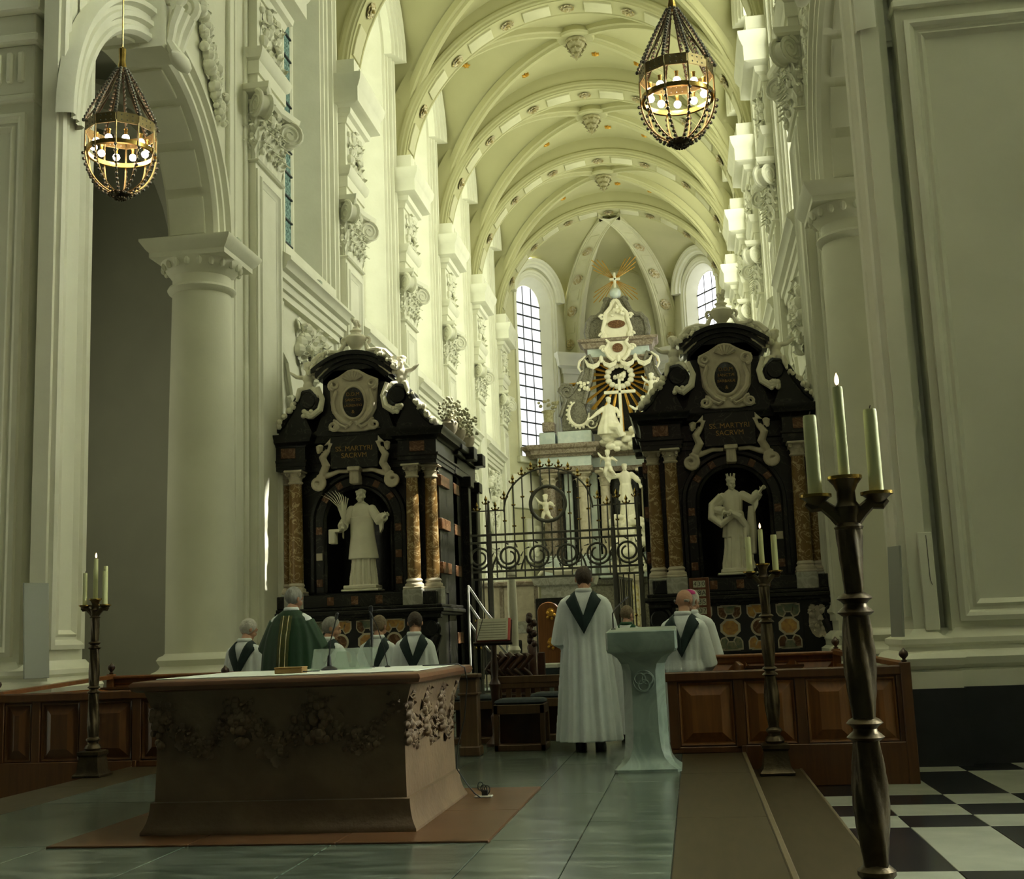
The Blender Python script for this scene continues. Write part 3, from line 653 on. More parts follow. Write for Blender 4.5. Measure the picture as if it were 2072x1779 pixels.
def make_arch():
    o = empty('transverse_arch'); mb = MB()
    pr = [(5.25, -.46), (4.86, -.46), (4.80, -.44), (4.74, -.49), (4.66, -.49), (4.62, -.46), (4.56, -.46), (4.53, -.42), (4.50, -.42), (4.50, -.36), (4.53, -.34), (4.53, .34), (4.50, .36), (4.50, .42), (4.53, .42), (4.56, .46), (4.62, .46), (4.66, .49), (4.74, .49), (4.80, .44), (4.86, .46), (5.25, .46)]
    mb.sweep(arc_pts(13.4, 0, pi, 48), pr); mb.build('arch_band', 'vault', o, 25)
    for i in range(9):
        a = radians(4+21.5*i); mb = MB(); T = Matrix.Translation((4.5*cos(a), 0, 13.4+4.5*sin(a))) @ Matrix.Rotation(pi/2-a, 4, 'Y')
        rosette(mb, T); mb.build('rosette', 'gilt', o, 40)
        if i < 8:
            a0, a1 = a+radians(6), a+radians(15.5); L0 = []
            for rr_, g in ((4.54, 0), (4.485, 0), (4.475, .02)):
                L0.append([(rr_*cos(b), -.25+g, 13.4+rr_*sin(b)) for b in (a0+g*.2, (a0+a1)/2, a1-g*.2)]+[(rr_*cos(b), .25-g, 13.4+rr_*sin(b)) for b in (a1-g*.2, (a0+a1)/2, a0+g*.2)])
            MB().loft(L0).build('arch_panel', 'rib', o, 25)
    return o
a0_ = make_arch(); a0_.parent = ce; a0_.location = (AX, Y0, 0)
for k in range(-1, 6):
    if k: dup(a0_, ce, (AX, Y0+PITCHY*k, 0))

# ------------------------------------------------------------------ apse
ap = struct('wall_back', 'polygonal white apse behind the high altar', 'wall')
YA = 47.75; YB = 51.7; hb = 2.1
PTS = [(XL, YA), (AX-hb-.1, YB), (AX+hb+.1, YB), (XR, YA)]
for i in range(3):
    a, b = Vector(PTS[i]), Vector(PTS[i+1]); m = (a+b)/2; L_ = (b-a).length; rz = atan2((b-a).y, (b-a).x)
    mb = MB(); hl = L_/2
    if i == 1:
        mb.add([(-hl, 0, 0), (hl, 0, 0), (hl, 0, 19), (-hl, 0, 19)], [(0, 1, 2, 3)])
        fw = mb.build('apse_facet', 'rib', ap, 0)
        mb = MB(); mb.sweep(arc_pts(15.0, 0, pi, 24), [(1.95, .02), (1.95, -.06), (1.85, -.08), (1.8, .0)]); mb.build('wall_rib', 'vault', fw)
    else:
        zs, r_ = 15.1, 1.35
        for s in (-1, 1): mb.add([(s*hl, 0, 0), (s*r_, 0, 0), (s*r_, 0, 19), (s*hl, 0, 19)], [(0, 1, 2, 3)])
        mb.add([(-r_, 0, 0), (r_, 0, 0), (r_, 0, 8.3), (-r_, 0, 8.3)], [(0, 1, 2, 3)])
        vs = []
        for j in range(25): vs += [(r_*cos(pi*j/24), 0, zs+r_*sin(pi*j/24)), (r_*cos(pi*j/24), 0, 19)]
        mb.add(vs, [(2*j, 2*j+1, 2*j+3, 2*j+2) for j in range(24)])
        fw = mb.build('apse_facet', 'rib', ap, 0)
        mb = MB(); path = [((0, 0, 8.3), (1, 0, 0), (0, 1, 0))]+arc_pts(zs, 0, pi, 24)+[((0, 0, 8.3), (-1, 0, 0), (0, 1, 0))]
        mb.sweep(path, [(1.4, .0), (1.4, -.08), (1.3, -.08), (1.27, -.03), (1.2, -.03), (1.17, .04), (1.12, .04), (.86, .45), (.83, .45)])
        mb.box(-1.5, 1.5, -.2, .5, 8.1, 8.35, .03); mb.build('window_surround', 'trim', fw, 25)
        mb = MB(); hp = [(1.66, 0), (1.66, -.36), (1.55, -.36), (1.52, -.28), (1.42, -.28), (1.38, -.2), (1.3, -.16), (1.3, 0)]
        mb.loft([[tuple(Vector(o)+Vector(a_)*p+Vector(d_)*q) for p, q in hp] for o, a_, d_ in arc_pts(zs+.2, 0, pi, 20)]); mb.build('hood_mould', 'trim', fw, 25)
        mb = MB(); mb.box(-1.9, 1.9, -.1, .02, 6.2, 7.6, .03); mb.box(-1.2, 1.2, -.14, 0, 4.0, 5.8, .03); carving(mb, -1, 1, 4.2, 5.6, -.14, 40, .08, .16, 31); mb.build('wall_plaque', 'trim', fw)
        g = glass(wn, (0, 0, 0), 0, 'pane_apse' if i == 0 else 'pane_apse_sun', .83, 8.4, zs, 3, .52, 'tall %s leaded window in the apse' % ('pale' if i == 0 else 'glaring white'), bar=.035); wn += 1
        n_ = Vector((-(b-a).y, (b-a).x)).normalized()
        g.location = (m.x+n_.x*.45, m.y+n_.y*.45, 0); g.rotation_euler = (0, 0, rz)
    fw.location = (m.x, m.y, 0); fw.rotation_euler = (0, 0, rz)
for s in (-1, 1):       # corner pilasters that carry the broad apse ribs
    o = empty('apse_pilaster', (AX+s*(hb+.05), YB-.05, 0), s*radians(-30), ap)
    MB().box(-.55, .55, -.3, .3, 0, 10.4, .02).build('shaft', 'trim', o)
    capital_bm(.55, .3, 10.2, 11.4, 8).build('capital', 'trim', o)
    mb = MB(); rectloft(mb, [(11.4, .62, .36), (12.2, .62, .36), (12.2, .7, .44), (12.4, .74, .5), (12.5, .95, .7), (12.8, 1.0, .75), (12.95, 1.08, .85), (13.05, 1.08, .85)], .3)
    mb.build('entablature', 'trim', o)
def cell(A, B, zc, n=18, m=16):
    mb = MB(); vs = []
    for i in range(n+1):
        t = i/n; a, b = A(t), B(t)
        for j in range(m+1):
            s = j/m; p = a.lerp(b, s); k = sqrt(max(0, 1-(2*s-1)**2)); p.z += (max(zc(t), p.z)-p.z)*k; vs.append(tuple(p))
    mb.add(vs, [(i*(m+1)+j, i*(m+1)+j+1, (i+1)*(m+1)+j+1, (i+1)*(m+1)+j) for i in range(n) for j in range(m)]); return mb
YC = Y0+PITCHY*5+.3
def ribp(s): return lambda t: Vector((AX+s*hb*(1-t), YB-(YB-YC)*t, 13.1+4.75*sqrt(max(0, 1-(1-t)**2))))
def arcp(s): return lambda t: Vector((AX+s*4.7*(1-t), YC, 13.4+4.6*sqrt(max(0, 1-(1-t)**2))))
cell(ribp(-1), ribp(1), lambda t: 16.95+1.0*t).build('apse_web', 'vault', ce, 60)
for s in (-1, 1):
    cell(ribp(s), arcp(s), lambda t: 17.0+1.0*t).build('apse_web', 'vault', ce, 60)
    o = empty('apse_rib', parent=ce); pts = []
    for i in range(31):
        t = 1-cos(pi/2*i/30); p = ribp(s)(t); p2 = ribp(s)(min(1, t+.01)); p1 = ribp(s)(max(0, t-.01)); tg = (p2-p1).normalized()
        side = Vector((YB-YC, s*hb, 0)).normalized(); dn = tg.cross(side); dn = dn if dn.z < 0 or dn.y < -.3 else -dn
        pts.append((p, side, dn, tg))
    mb = MB(); mb.sweep([(p, a, b) for p, a, b, t in pts], [(-.48, -.15), (-.48, .22), (-.42, .26), (-.36, .22), (-.32, .25), (-.28, .22), (.28, .22), (.32, .25), (.36, .22), (.42, .26), (.48, .22), (.48, -.15)]); mb.build('rib_band', 'rib', o, 25)
    for i in (2, 8, 14, 20):
        p, a, b, t = pts[i]; q = Matrix((a, -b.cross(a) if False else t, -b)).transposed().to_4x4(); q.translation = p+b*.26
        mb = MB(); rosette(mb, q, .25); mb.build('rosette', 'gilt', o, 40)
        if i < 26:
            mb = MB()
            L0 = [[tuple(pts[k][0]+pts[k][1]*x+pts[k][2]*d) for k, x in ((i+2, -.2), (i+2, .2), (i+4, .2), (i+4, -.2))] for d in (.2, .25)]
            mb.loft(L0); mb.build('rib_panel', 'rib', o, 0)
# ------------------------------------------------------------------ carved figures
def robe(mb, rings, n=56, nf=11, ph=0.0, T=None, sharp=1.0):
    loops = []
    for i, (z, cx, cy, rx, ry, amp) in enumerate(rings):
        lp = []
        for j in range(n):
            a = 2*pi*j/n
            w = sin(nf*a+ph+0.25*sin(3*a+i*.3))*.6+sin((nf*1.7//1)*a+1.3+i*.12)*.4
            w = (abs(w)**sharp)*(1 if w > 0 else -1)
            k = 1+amp*w
            lp.append((cx+rx*cos(a)*k, cy+ry*sin(a)*k, z))
        loops.append(lp)
    return mb.loft(loops, T=T)
def head(mb, c, h, yaw=0.0, nod=0.0, hair=True, T=None):
    """face looks to -y"""
    q = Matrix.Translation(c) @ Matrix.Rotation(yaw, 4, 'Z') @ Matrix.Rotation(nod, 4, 'X')
    q = T @ q if T is not None else q
    s = h/0.23
    mb.ell((0, .005*s, .02*s), (.078*s, .098*s, .100*s), 14, 10, q)
    mb.ell((0, -.035*s, -.045*s), (.058*s, .062*s, .075*s), 12, 8, q)
    mb.ell((0, -.102*s, -.02*s), (.013*s, .022*s, .026*s), 8, 6, q)
    mb.ell((0, -.090*s, -.066*s), (.024*s, .012*s, .010*s), 8, 5, q)
    mb.ell((0, -.080*s, -.102*s), (.024*s, .02*s, .018*s), 8, 5, q)
    for e in (-1, 1):
        mb.ell((e*.030*s, -.088*s, .012*s), (.016*s, .012*s, .010*s), 8, 5, q)
        mb.ell((e*.030*s, -.090*s, .030*s), (.022*s, .012*s, .007*s), 8, 5, q)
        mb.ell((e*.078*s, .012*s, -.012*s), (.010*s, .020*s, .030*s), 8, 6, q)
        mb.ell((e*.045*s, -.06*s, -.04*s), (.022*s, .03*s, .025*s), 8, 5, q)
    if hair:
        for j in range(18):
            a = 2*pi*j/18; mb.ell((.070*s*cos(a), .02*s+.080*s*sin(a) if sin(a) > -.6 else -.05*s, .075*s), (.026*s, .026*s, .03*s), 7, 5, q)
        mb.ell((0, .03*s, .06*s), (.083*s, .085*s, .075*s), 12, 8, q)
    return mb
def hand(mb, p, d, nrm, s=1.0, curl=0.35, thumb=1, T=None, tr=0.0085):
    """open hand: palm from wrist p along d; palm faces nrm"""
    p = Vector(p); d = Vector(d).normalized(); nrm = Vector(nrm); nrm = (nrm-d*nrm.dot(d)).normalized(); sd = d.cross(nrm)
    mb.tube([p-d*.02*s, p+d*.03*s, p+d*.085*s], [.026*s, .037*s, .040*s], 10, flat=.55, T=T)
    for i, l in enumerate((.066, .078, .074, .058)):
        b = p+d*.08*s+sd*((i-1.5)*.0205*s); c1 = curl
        j1 = b+(d*cos(c1)+nrm*sin(c1))*l*.5*s; j2 = j1+(d*cos(c1*2.2)+nrm*sin(c1*2.2))*l*.32*s; j3 = j2+(d*cos(c1*3)+nrm*sin(c1*3))*l*.25*s
        mb.tube([b-d*.02*s, b, j1, j2, j3], [tr*s, tr*s*1.1, tr*s, tr*s*.9, tr*s*.7], 7, T=T)
    b = p+d*.025*s+sd*thumb*.03*s; t1 = b+(d*.6+sd*thumb*.75+nrm*.25).normalized()*.04*s; t2 = t1+(d*.85+sd*thumb*.3+nrm*.4).normalized()*.034*s
    mb.tube([p+d*.01*s, b, t1, t2], [.014*s, .014*s, .0105*s, .008*s], 7, T=T)
def cloud(mb, c, r, n, seed, T=None):
    rr = random.Random(seed)
    for i in range(n):
        a = rr.uniform(0, 2*pi); b = rr.uniform(-1, 1); k = rr.random()**.5
        q = r[2]*rr.uniform(.25, .5)
        mb.ell((c[0]+r[0]*k*cos(a), c[1]+r[1]*b*.6, c[2]+r[2]*k*sin(a)), (q*1.25, q, q*.85), 9, 6, T)
def putto(mb, c, s, pose, T0=None):
    """plump naked child; pose gives joints relative to the chest, in units of s"""
    T = Matrix.Translation(c) @ Matrix.Scale(s, 4) @ Euler(pose.get('rot', (0, 0, 0))).to_matrix().to_4x4()
    if T0 is not None: T = T0 @ T
    mb.ell((0, 0, 0), (.20, .16, .22), 12, 8, T); mb.ell((0, -.03, -.24), (.20, .18, .19), 12, 8, T); mb.ell((0, .02, -.36), (.21, .17, .15), 12, 8, T)
    mb.tube([(0, 0, .12), (0, -.02, .30)], [.11, .09], 8, T=T)
    head(mb, (pose.get('hx', 0), -.04, .42), .42, pose.get('yaw', 0), pose.get('nod', 0), True, T)
    for k in ('armL', 'armR'):
        a, b, c_ = pose[k]; mb.tube([a, Vector(a).lerp(b, .5), b, Vector(b).lerp(c_, .5), c_], [.09, .085, .07, .075, .05], 8, T=T); mb.ell(c_, (.06, .05, .06), 8, 6, T)
        dd = (Vector(c_)-Vector(b)).normalized()
        for i in range(4): mb.tube([Vector(c_), Vector(c_)+dd*.1+Vector((.02*(i-1.5), 0, .012*(i-1.5)))], [.02, .013], 5, T=T)
    for k in ('legL', 'legR'):
        a, b, c_ = pose[k]; mb.tube([a, Vector(a).lerp(b, .5), b, Vector(b).lerp(c_, .5), c_], [.13, .13, .09, .095, .055], 8, T=T)
        mb.ell(Vector(c_)+Vector((0, -.06, -.03)), (.055, .11, .045), 8, 6, T)
    if pose.get('wings'):
        for sg in (-1, 1):
            for i in range(5): mb.tube([(sg*.08, .13, .1), (sg*(.25+.04*i), .2, .22-.03*i), (sg*(.42+.02*i), .24, .12-.13*i)], [.05, .05, .02], 6, T=T)
    return mb
SIT = dict(armL=((-.18, 0, .1), (-.40, -.08, .10), (-.58, -.1, .24)), armR=((.18, 0, .1), (.40, -.1, .05), (.58, -.16, .18)),
           legL=((-.11, -.05, -.4), (-.22, -.38, -.42), (-.30, -.36, -.78)), legR=((.11, -.05, -.4), (.28, -.30, -.40), (.46, -.34, -.66)), yaw=.3)
FLY = dict(armL=((-.18, 0, .1), (-.38, -.1, .2), (-.52, -.1, .42)), armR=((.18, 0, .1), (.36, -.1, .02), (.52, -.15, -.08)),
           legL=((-.1, 0, -.4), (-.2, -.1, -.72), (-.12, .1, -1.0)), legR=((.1, 0, -.4), (.22, -.2, -.66), (.40, 0, -.86)), wings=True, yaw=-.2)
def draped(H, armL, armR, seed=0, skirt=1.0, veil=False, hz=0.0, yaw=0.0, nod=0.1, extra=None, nf=13):
    """standing draped saint of height H at the origin, facing -y"""
    mb = MB(); s = H/1.75
    robe(mb, [(0.02*s, .02, 0, .24*s*skirt, .20*s, .17), (.12*s, .02, 0, .235*s*skirt, .195*s, .19), (.45*s, .03, -.02*s, .20*s*skirt, .175*s, .17), (.75*s, .03, -.02*s, .195*s*skirt, .165*s, .12),
              (.95*s, .01, 0, .185*s, .15*s, .09), (1.12*s, 0, .01, .165*s, .125*s, .06), (1.30*s, -.01, .01, .195*s, .125*s, .03), (1.42*s, -.01, .02, .19*s, .115*s, .02), (1.50*s, -.01, .02, .12*s, .085*s, 0), (1.54*s, -.01, .02, .06*s, .06*s, 0)], nf=nf, ph=seed)
    robe(mb, [(.62*s, .0, .0, .225*s, .19*s, .13), (.66*s, .0, 0, .222*s, .185*s, .13), (.9*s, 0, 0, .20*s, .16*s, .09), (1.1*s, 0, .0, .18*s, .14*s, .05)], nf=7, ph=seed+1)
    mb.tube([(-.01, .02, 1.48*s), (-.01, 0, 1.60*s)], [.062*s, .055*s], 10)
    head(mb, (-.01+hz, -.015, 1.645*s), .235*s, yaw, nod)
    for arm, sg in ((armL, -1), (armR, 1)):
        sh, el, wr = [Vector(p)*s for p in arm]
        mb.ell(sh, (.085*s, .085*s, .08*s), 10, 7)
        mb.tube([sh, sh.lerp(el, .5), el, el.lerp(wr, .45), el.lerp(wr, .8)], [.082*s, .085*s, .095*s, .10*s, .085*s], 10)
        mb.tube([el, wr], [.04*s, .032*s], 8)
        dn = el+Vector((0, 0, -.22*s)); mb.loft([[tuple(el.lerp(wr, t)+Vector((sg*.0, dy*s, -q*s))) for t, q in ((0, 0), (.75, 0), (.62, .2), (.2, .26))] for dy in (-.05, .05)])
        hand(mb, wr, wr-el, Vector((0, -1, -.2)), s, .3, -sg, tr=.012)
    if veil: robe(mb, [(1.45*s, 0, .05, .15*s, .11*s, .05), (1.6*s, 0, .04, .11*s, .11*s, .03), (1.74*s, 0, .03, .085*s, .09*s, 0), (1.78*s, 0, .03, .04*s, .05*s, 0)])
    if extra: extra(mb, s)
    return mb

# ------------------------------------------------------------------ the two black marble side altars
def side_altar(s, cx, side):
    root = thing('side_altar', 'black marble side altar with niche, %s' % ('lit brown columns and inlaid front, behind the green chasuble' if s > 0 else 'in deep shade behind the hymn board and bald priest'), 'altar', (cx, 20.3, 0), 0, 'baroque side altars')
    T = Matrix.Diagonal((s, 1, 1, 1))
    def B(name, m, fn, smooth=35, parent=root):
        mb = MB(); fn(mb); return mb.build(name, m, parent, smooth)
    def boxes(L, c=.015):
        def f(mb):
            for b in L: mb.box(*b, c, T)
        return f
    B('base', 'black', boxes([(-1.5, 1.5, -.62, 1.9, 0, .22), (-1.46, 1.46, -.56, 1.9, .22, .34), (-1.36, 1.40, -.36, 1.8, .3, 1.52)]))
    B('ledge', 'black', boxes([(-1.44, 1.48, -.44, 1.5, 1.50, 1.56), (-1.5, 1.54, -.52, 1.5, 1.55, 1.62), (-1.46, 1.50, -.46, 1.5, 1.62, 1.68), (-1.4, 1.4, -.40, .6, 1.68, 1.90)]))
    # inlaid coloured stones of the front
    fr = empty('inlay_panel', parent=root)
    MB().box(-.95, 1.12, -.372, -.3, .70, 1.47, .01, T).build('panel_ground', 'blackplain', fr)
    def plate(poly, x, z, m, sx=1, sz=1):
        P = [(x+px*sx*1.12, z+pz*sz*1.15) for px, pz in poly]
        mb = MB(); mb.prism(P, -.384, -.36, T); mb.build('stone_border', 'cream', fr, 0)
        cxx = sum(p[0] for p in P)/len(P); czz = sum(p[1] for p in P)/len(P)
        mb = MB(); mb.prism([(cxx+(a-cxx)*.76, czz+(b-czz)*.76) for a, b in P], -.390, -.36, T); mb.build('inlay_stone', m, fr, 0)
    octo = [(.155*cos(pi/8+pi/4*i), .135*sin(pi/8+pi/4*i)) for i in range(8)]; circ = [(.125*cos(2*pi*i/20), .125*sin(2*pi*i/20)) for i in range(20)]
    trap = [(-.13, .065), (.13, .065), (.08, 0), (.05, -.065), (-.05, -.065), (-.08, 0)]
    ell_ = [(-.055, .10), (.055, .10), (.055, -.02), (.02, -.075), (-.05, -.10), (-.09, -.04), (-.055, .02)]
    xs_ = [-.72, -.26, .20, .66, 1.0]
    for i, x in enumerate(xs_[:4]):
        if i % 2 == 0: plate(octo, x, 1.10, 'ochre')
        else: plate(circ, x, 1.10, 'redm')
        plate(trap, x, 1.385, 'greeni' if i % 2 == 0 else 'ochre'); plate(trap, x, .815, 'greeni' if i % 2 == 0 else 'ochre', 1, -1)
    for i in range(5):
        x = -.95+.23+i*.46-.23
        for k, (dx, dz, sx, sz) in enumerate(((-.10, .24, 1, 1), (.10, .24, -1, 1), (-.10, -.24, 1, -1), (.10, -.24, -1, -1))):
            if -.9 < x+dx < 1.07: plate(ell_, x+dx, 1.10+dz, ('ochre', 'greeni', 'ochre', 'redm')[(k+i) % 4], sx*.95, sz*.95)
    B('medallion', 'cream', lambda mb: (mb.lathe([(.0, -.03), (.13, -.03), (.15, 0), (.15, .02)], (0, 0, 0), 16, T @ TM((-1.18, -.37, 1.15), (pi/2, 0, 0), (1, 1.7, 1))), carving(mb, -1.30*s, -1.06*s, .95, 1.38, -.40, 22, .03, .06, 3)), 40)
    def consoles(mb, x):
        if 1:
            mb.tube(spiral((x, -.40, 1.28), .17, .04, 1.6, pi/2, (1, 0, 0), (0, 0, 1), 26), .055, 8, T=T); mb.lathe([(.13, -.12), (.13, .12)], (0, 0, 0), 18, T @ TM((x, -.38, 1.28), (pi/2, 0, 0)))
            mb.tube([(x+.10, -.40, 1.18), (x+.02, -.44, .95), (x-.08, -.44, .75), (x, -.42, .55)], [.09, .10, .12, .14], 10, T=T); mb.box(x-.16, x+.16, -.56, -.3, .3, .46, .03, T); mb.box(x-.18, x+.18, -.5, -.3, 1.44, 1.52, .02, T)
    for x_ in (1.30, -1.40): B('scroll_console', 'black', lambda mb: consoles(mb, x_))
    B('front_block', 'redm', boxes([(x-.06, x+.06, -.412, -.38, 1.72, 1.86) for x in (-.42, .0, .42)], .005))
    # niche
    def niche(mb):
        hw, zs = .60, 3.16
        for x0, x1 in ((-1.42, -hw), (hw, 1.42)): mb.box(x0, x1, -.05, .6, 1.88, 4.1, .0, T)
        vs = []; n = 20
        for i in range(n+1):
            a = pi*i/n; vs += [(hw*cos(a), -.05, zs+hw*sin(a)), (hw*cos(a), -.05, 4.1)]
        mb.add(vs, [(2*i, 2*i+1, 2*i+3, 2*i+2) for i in range(n)], T)
        L = [[(hw*cos(pi*j/16), -.05+.58*sin(pi*j/16), z) for j in range(17)] for z in (1.88, 2.5, zs)]
        for k in range(1, 7):
            b = pi/2*k/6; L.append([(hw*cos(b)*cos(pi*j/16), -.05+.58*cos(b)*sin(pi*j/16), zs+hw*sin(b)) for j in range(17)])
        mb.loft(L, closed=False, T=T); mb.box(-hw, hw, -.08, .6, 1.86, 1.94, .01, T)
    B('niche', 'black', niche)
    B('back_body', 'black', boxes([(-1.40, 1.42, .56, 1.6, .2, 4.6)]))
    B('niche_arch', 'black', lambda mb: mb.sweep([((0, 0, 1.95), (1, 0, 0), (0, 1, 0))]+arc_pts(3.16, 0, pi, 24)+[((0, 0, 1.95), (-1, 0, 0), (0, 1, 0))], [(.56, .0), (.56, -.10), (.60, -.13), (.63, -.09), (.76, -.09), (.79, -.14), (.84, -.14), (.86, -.05)], T=T), 25)
    for z in (2.05, 2.5, 2.95):
        for sg in (-1, 1): MB().box(sg*.70-.055, sg*.70+.055, -.105, -.05, z, z+.13, .006, T).build('marble_block', 'cream' if (z == 2.5 and sg < 0) else 'redm', root)
    for a in (35, 62, 118, 145):
        a = radians(a); MB().box(-.06, .06, -.105, -.05, -.055, .055, .006, T @ TM((.70*cos(a), 0, 3.16+.70*sin(a)), (0, -a, 0))).build('marble_block', 'redm', root)
    for x in (-1.36, 1.38):
        for z in (2.2, 2.95, 3.7): MB().box(x-.09, x+.09, -.075, .65, z, z+.19, .008, T).build('marble_block', 'redm', root)
    # columns
    for x, y, r in ((-1.06, -.26, .125), (1.0, -.26, .115), (1.29, -.10, .115), (-1.30, -.10, .11)):
        c = empty('column', (x*s, y, 0), 0, root)
        MB().lathe([(r*1.0, 2.10), (r*1.0, 2.5), (r*.97, 3.0), (r*.86, 3.84)], n=24).build('shaft', 'brownm', c, 60)
        MB().box(-.17, .17, -.17, .17, 1.66, 1.94, .012).build('pedestal', 'greym', c)
        mb = MB(); mb.box(-.165, .165, -.165, .165, 1.94, 1.98, .01); mb.lathe([(.16, 1.98), (.165, 2.0), (.155, 2.03), (.135, 2.04), (.13, 2.06), (.145, 2.08), (.135, 2.10), (r, 2.12)], n=24); mb.build('column_base', 'cream', c)
        mb = MB(); mb.lathe([(r*.86, 3.82), (r*1.05, 3.84), (r*1.05, 3.86), (r*.88, 3.87), (r*.92, 4.0), (r*1.25, 4.03)], n=16)
        for j in range(8):
            a = 2*pi*j/8; leaf(mb, (r*.86*cos(a), r*.86*sin(a), 3.87), (0, 0, 1), (cos(a), sin(a), 0), .10, .08, .6)
        for j in range(4):
            a = pi/4+pi/2*j; mb.tube(spiral((r*1.3*cos(a), r*1.3*sin(a), 3.99), .035, .01, 1.5, pi/2, (cos(a), sin(a), 0), (0, 0, 1), 12), .014, 5)
        mb.box(-.165, .165, -.165, .165, 4.02, 4.06, .012); mb.build('capital', 'cream', c)
    # entablature with breaks over the columns
    def ent(mb):
        for x0, x1, p in ((-1.42, 1.44, .10), (-1.44, -.84, .40), (.80, 1.46, .40)):
            mb.loft([[(x0-e, 1.5, z), (x0-e, -p-e, z), (x1+e, -p-e, z), (x1+e, 1.5, z)] for z, e in ((4.05, 0), (4.12, 0), (4.12, .015), (4.18, .015), (4.20, .04), (4.23, .04), (4.23, .0), (4.46, .0), (4.46, .02), (4.50, .05), (4.53, .12), (4.58, .13), (4.60, .15), (4.64, .17), (4.66, .17))], T=T)
    B('entablature', 'black', ent)
    for x in (-1.14, 1.13): MB().box(x-.13, x+.13, -.418, -.36, 4.26, 4.44, .006, T).build('frieze_block', 'redm', root)
    tb = B('inscription_tablet', 'black', boxes([(-.42, .42, -.30, .1, 4.06, 4.62)], .01))
    text('SS. MARTYRI\nSACRVM', .12, tb, (0, -.303, 4.33))
    mb = MB(); mb.box(-.08, .08, -.34, -.05, 3.78, 4.04, .015); mb.box(-.11, .11, -.38, -.05, 4.0, 4.07, .012)
    for x in (-.04, 0, .04): mb.box(x-.012, x+.012, -.352, -.3, 3.82, 3.98, .004)
    mb.build('keystone', 'cream', root)
    mb = MB()
    for sg in (-1, 1):
        mb.tube([(sg*.12, -.22, 4.01), (sg*.3, -.22, 4.02), (sg*.5, -.22, 3.95), (sg*.68, -.24, 3.92)], [.035, .04, .05, .05], 8)
        mb.tube(spiral((sg*.66, -.26, 3.82), .13, .03, 1.8, pi/2, (sg, 0, 0), (0, 0, 1), 26), .04, 7); mb.lathe([(.11, -.07), (.11, .0)], (0, 0, 0), 14, TM((sg*.66, -.24, 3.82), (pi/2, 0, 0)))
        mb.tube([(sg*.58, -.24, 3.98), (sg*.50, -.28, 4.12), (sg*.56, -.30, 4.26), (sg*.47, -.28, 4.38)], [.07, .075, .07, .05], 8)
        head(mb, (sg*.60, -.34, 4.40), .15, sg*.5, .1)
        for i in range(5): mb.tube([(sg*.50, -.26, 4.30), (sg*(.44-.01*i), -.28, 4.42+.02*i), (sg*(.42+.03*i), -.26, 4.60-.03*i)], [.03, .035, .015], 6)
    put('cherub_bracket', remesh(mb, .012, 2), 'cream', root)
    # scroll pediment, attic, cartouche
    def scrolls(mb):
        for sg in (-1, 1):
            P = [(1.42, 4.66), (1.40, 4.74), (1.26, 4.88), (1.12, 5.10), (1.02, 5.30), (.90, 5.42), (.78, 5.44), (.68, 5.36), (.64, 5.22), (.70, 5.12), (.80, 5.12), (.84, 5.0), (.80, 4.86), (.72, 4.66)]
            mb.prism([(sg*x, z) for x, z in P], -.30, .5, T, c=.03)
            path = [(sg*x, -.30, z) for x, z in P[1:11]]; mb.tube(path, [.05]*6+[.06, .06, .05, .04], 8, T=T); mb.tube([(x, .1, z) for x, y, z in path], .05, 8, T=T)
            mb.lathe([(.13, -.36), (.15, -.3), (.15, .3)], (0, 0, 0), 20, T @ TM((sg*.80, 0, 5.27), (-pi/2, 0, 0)))
        mb.loft([[(-w, .5, z), (-w, -.22, z), (w, -.22, z), (w, .5, z)] for z, w in ((4.64, .74), (4.72, .74), (4.76, .68), (5.0, .60), (5.2, .56), (5.8, .56))], T=T)
    B('scroll_pediment', 'black', scrolls)
    B('attic_backing', 'black', boxes([(-.95, .95, .05, .5, 4.64, 5.3)]))
    def top(mb):
        for k, (w, z0, h, y) in enumerate(((.62, 5.62, .05, -.26), (.68, 5.68, .06, -.32), (.74, 5.75, .05, -.38))):
            arc = [(w*sin(t*1.25/1.0*.8), z0+.34*cos(t*1.0)-.20) for t in [-1+2*i/16 for i in range(17)]]
            arc = [(w*t, z0+.30*(1-t*t)) for t in [-1+2*i/16 for i in range(17)]]
            mb.prism(arc+[(x, z+h+.02) for x, z in reversed(arc)], y, .5, T, c=.01)
        arc = [(.56*t, 5.92-.3*t*t) for t in [-1+2*i/16 for i in range(17)]]
        mb.prism([(-.56, 5.55)]+arc+[(.56, 5.55)], -.22, .5, T)
    B('segmental_cornice', 'black', top)
    ca = empty('cartouche', parent=root); ca.location = (0, -.23, 5.22)
    mb = MB(); O = [(-.46, -.48), (-.26, -.40), (-.40, -.14), (-.42, .16), (-.44, .38), (-.26, .46), (-.10, .56), (0, .58), (.10, .56), (.26, .46), (.44, .38), (.42, .16), (.40, -.14), (.26, -.40), (.46, -.48), (.2, -.53), (-.2, -.53)]
    mb.prism(O, -.05, .04, c=.015)
    for sg in (-1, 1):
        mb.tube(spiral((sg*.34, -.07, .30), .10, .03, 1.4, -pi/2, (sg, 0, 0), (0, 0, 1), 20), .03, 6)
        mb.tube([(sg*.30, -.06, .2), (sg*.36, -.08, 0), (sg*.33, -.08, -.18), (sg*.2, -.08, -.34), (sg*.05, -.07, -.42)], [.03, .045, .045, .04, .03], 7)
        mb.tube(spiral((sg*.36, -.06, -.42), .10, .02, 1.5, pi/2, (sg, 0, 0), (0, 0, 1), 20), .03, 6)
        mb.tube([(sg*.03, -.06, -.36), (sg*.14, -.08, -.46), (sg*.28, -.06, -.38)], .03, 6)
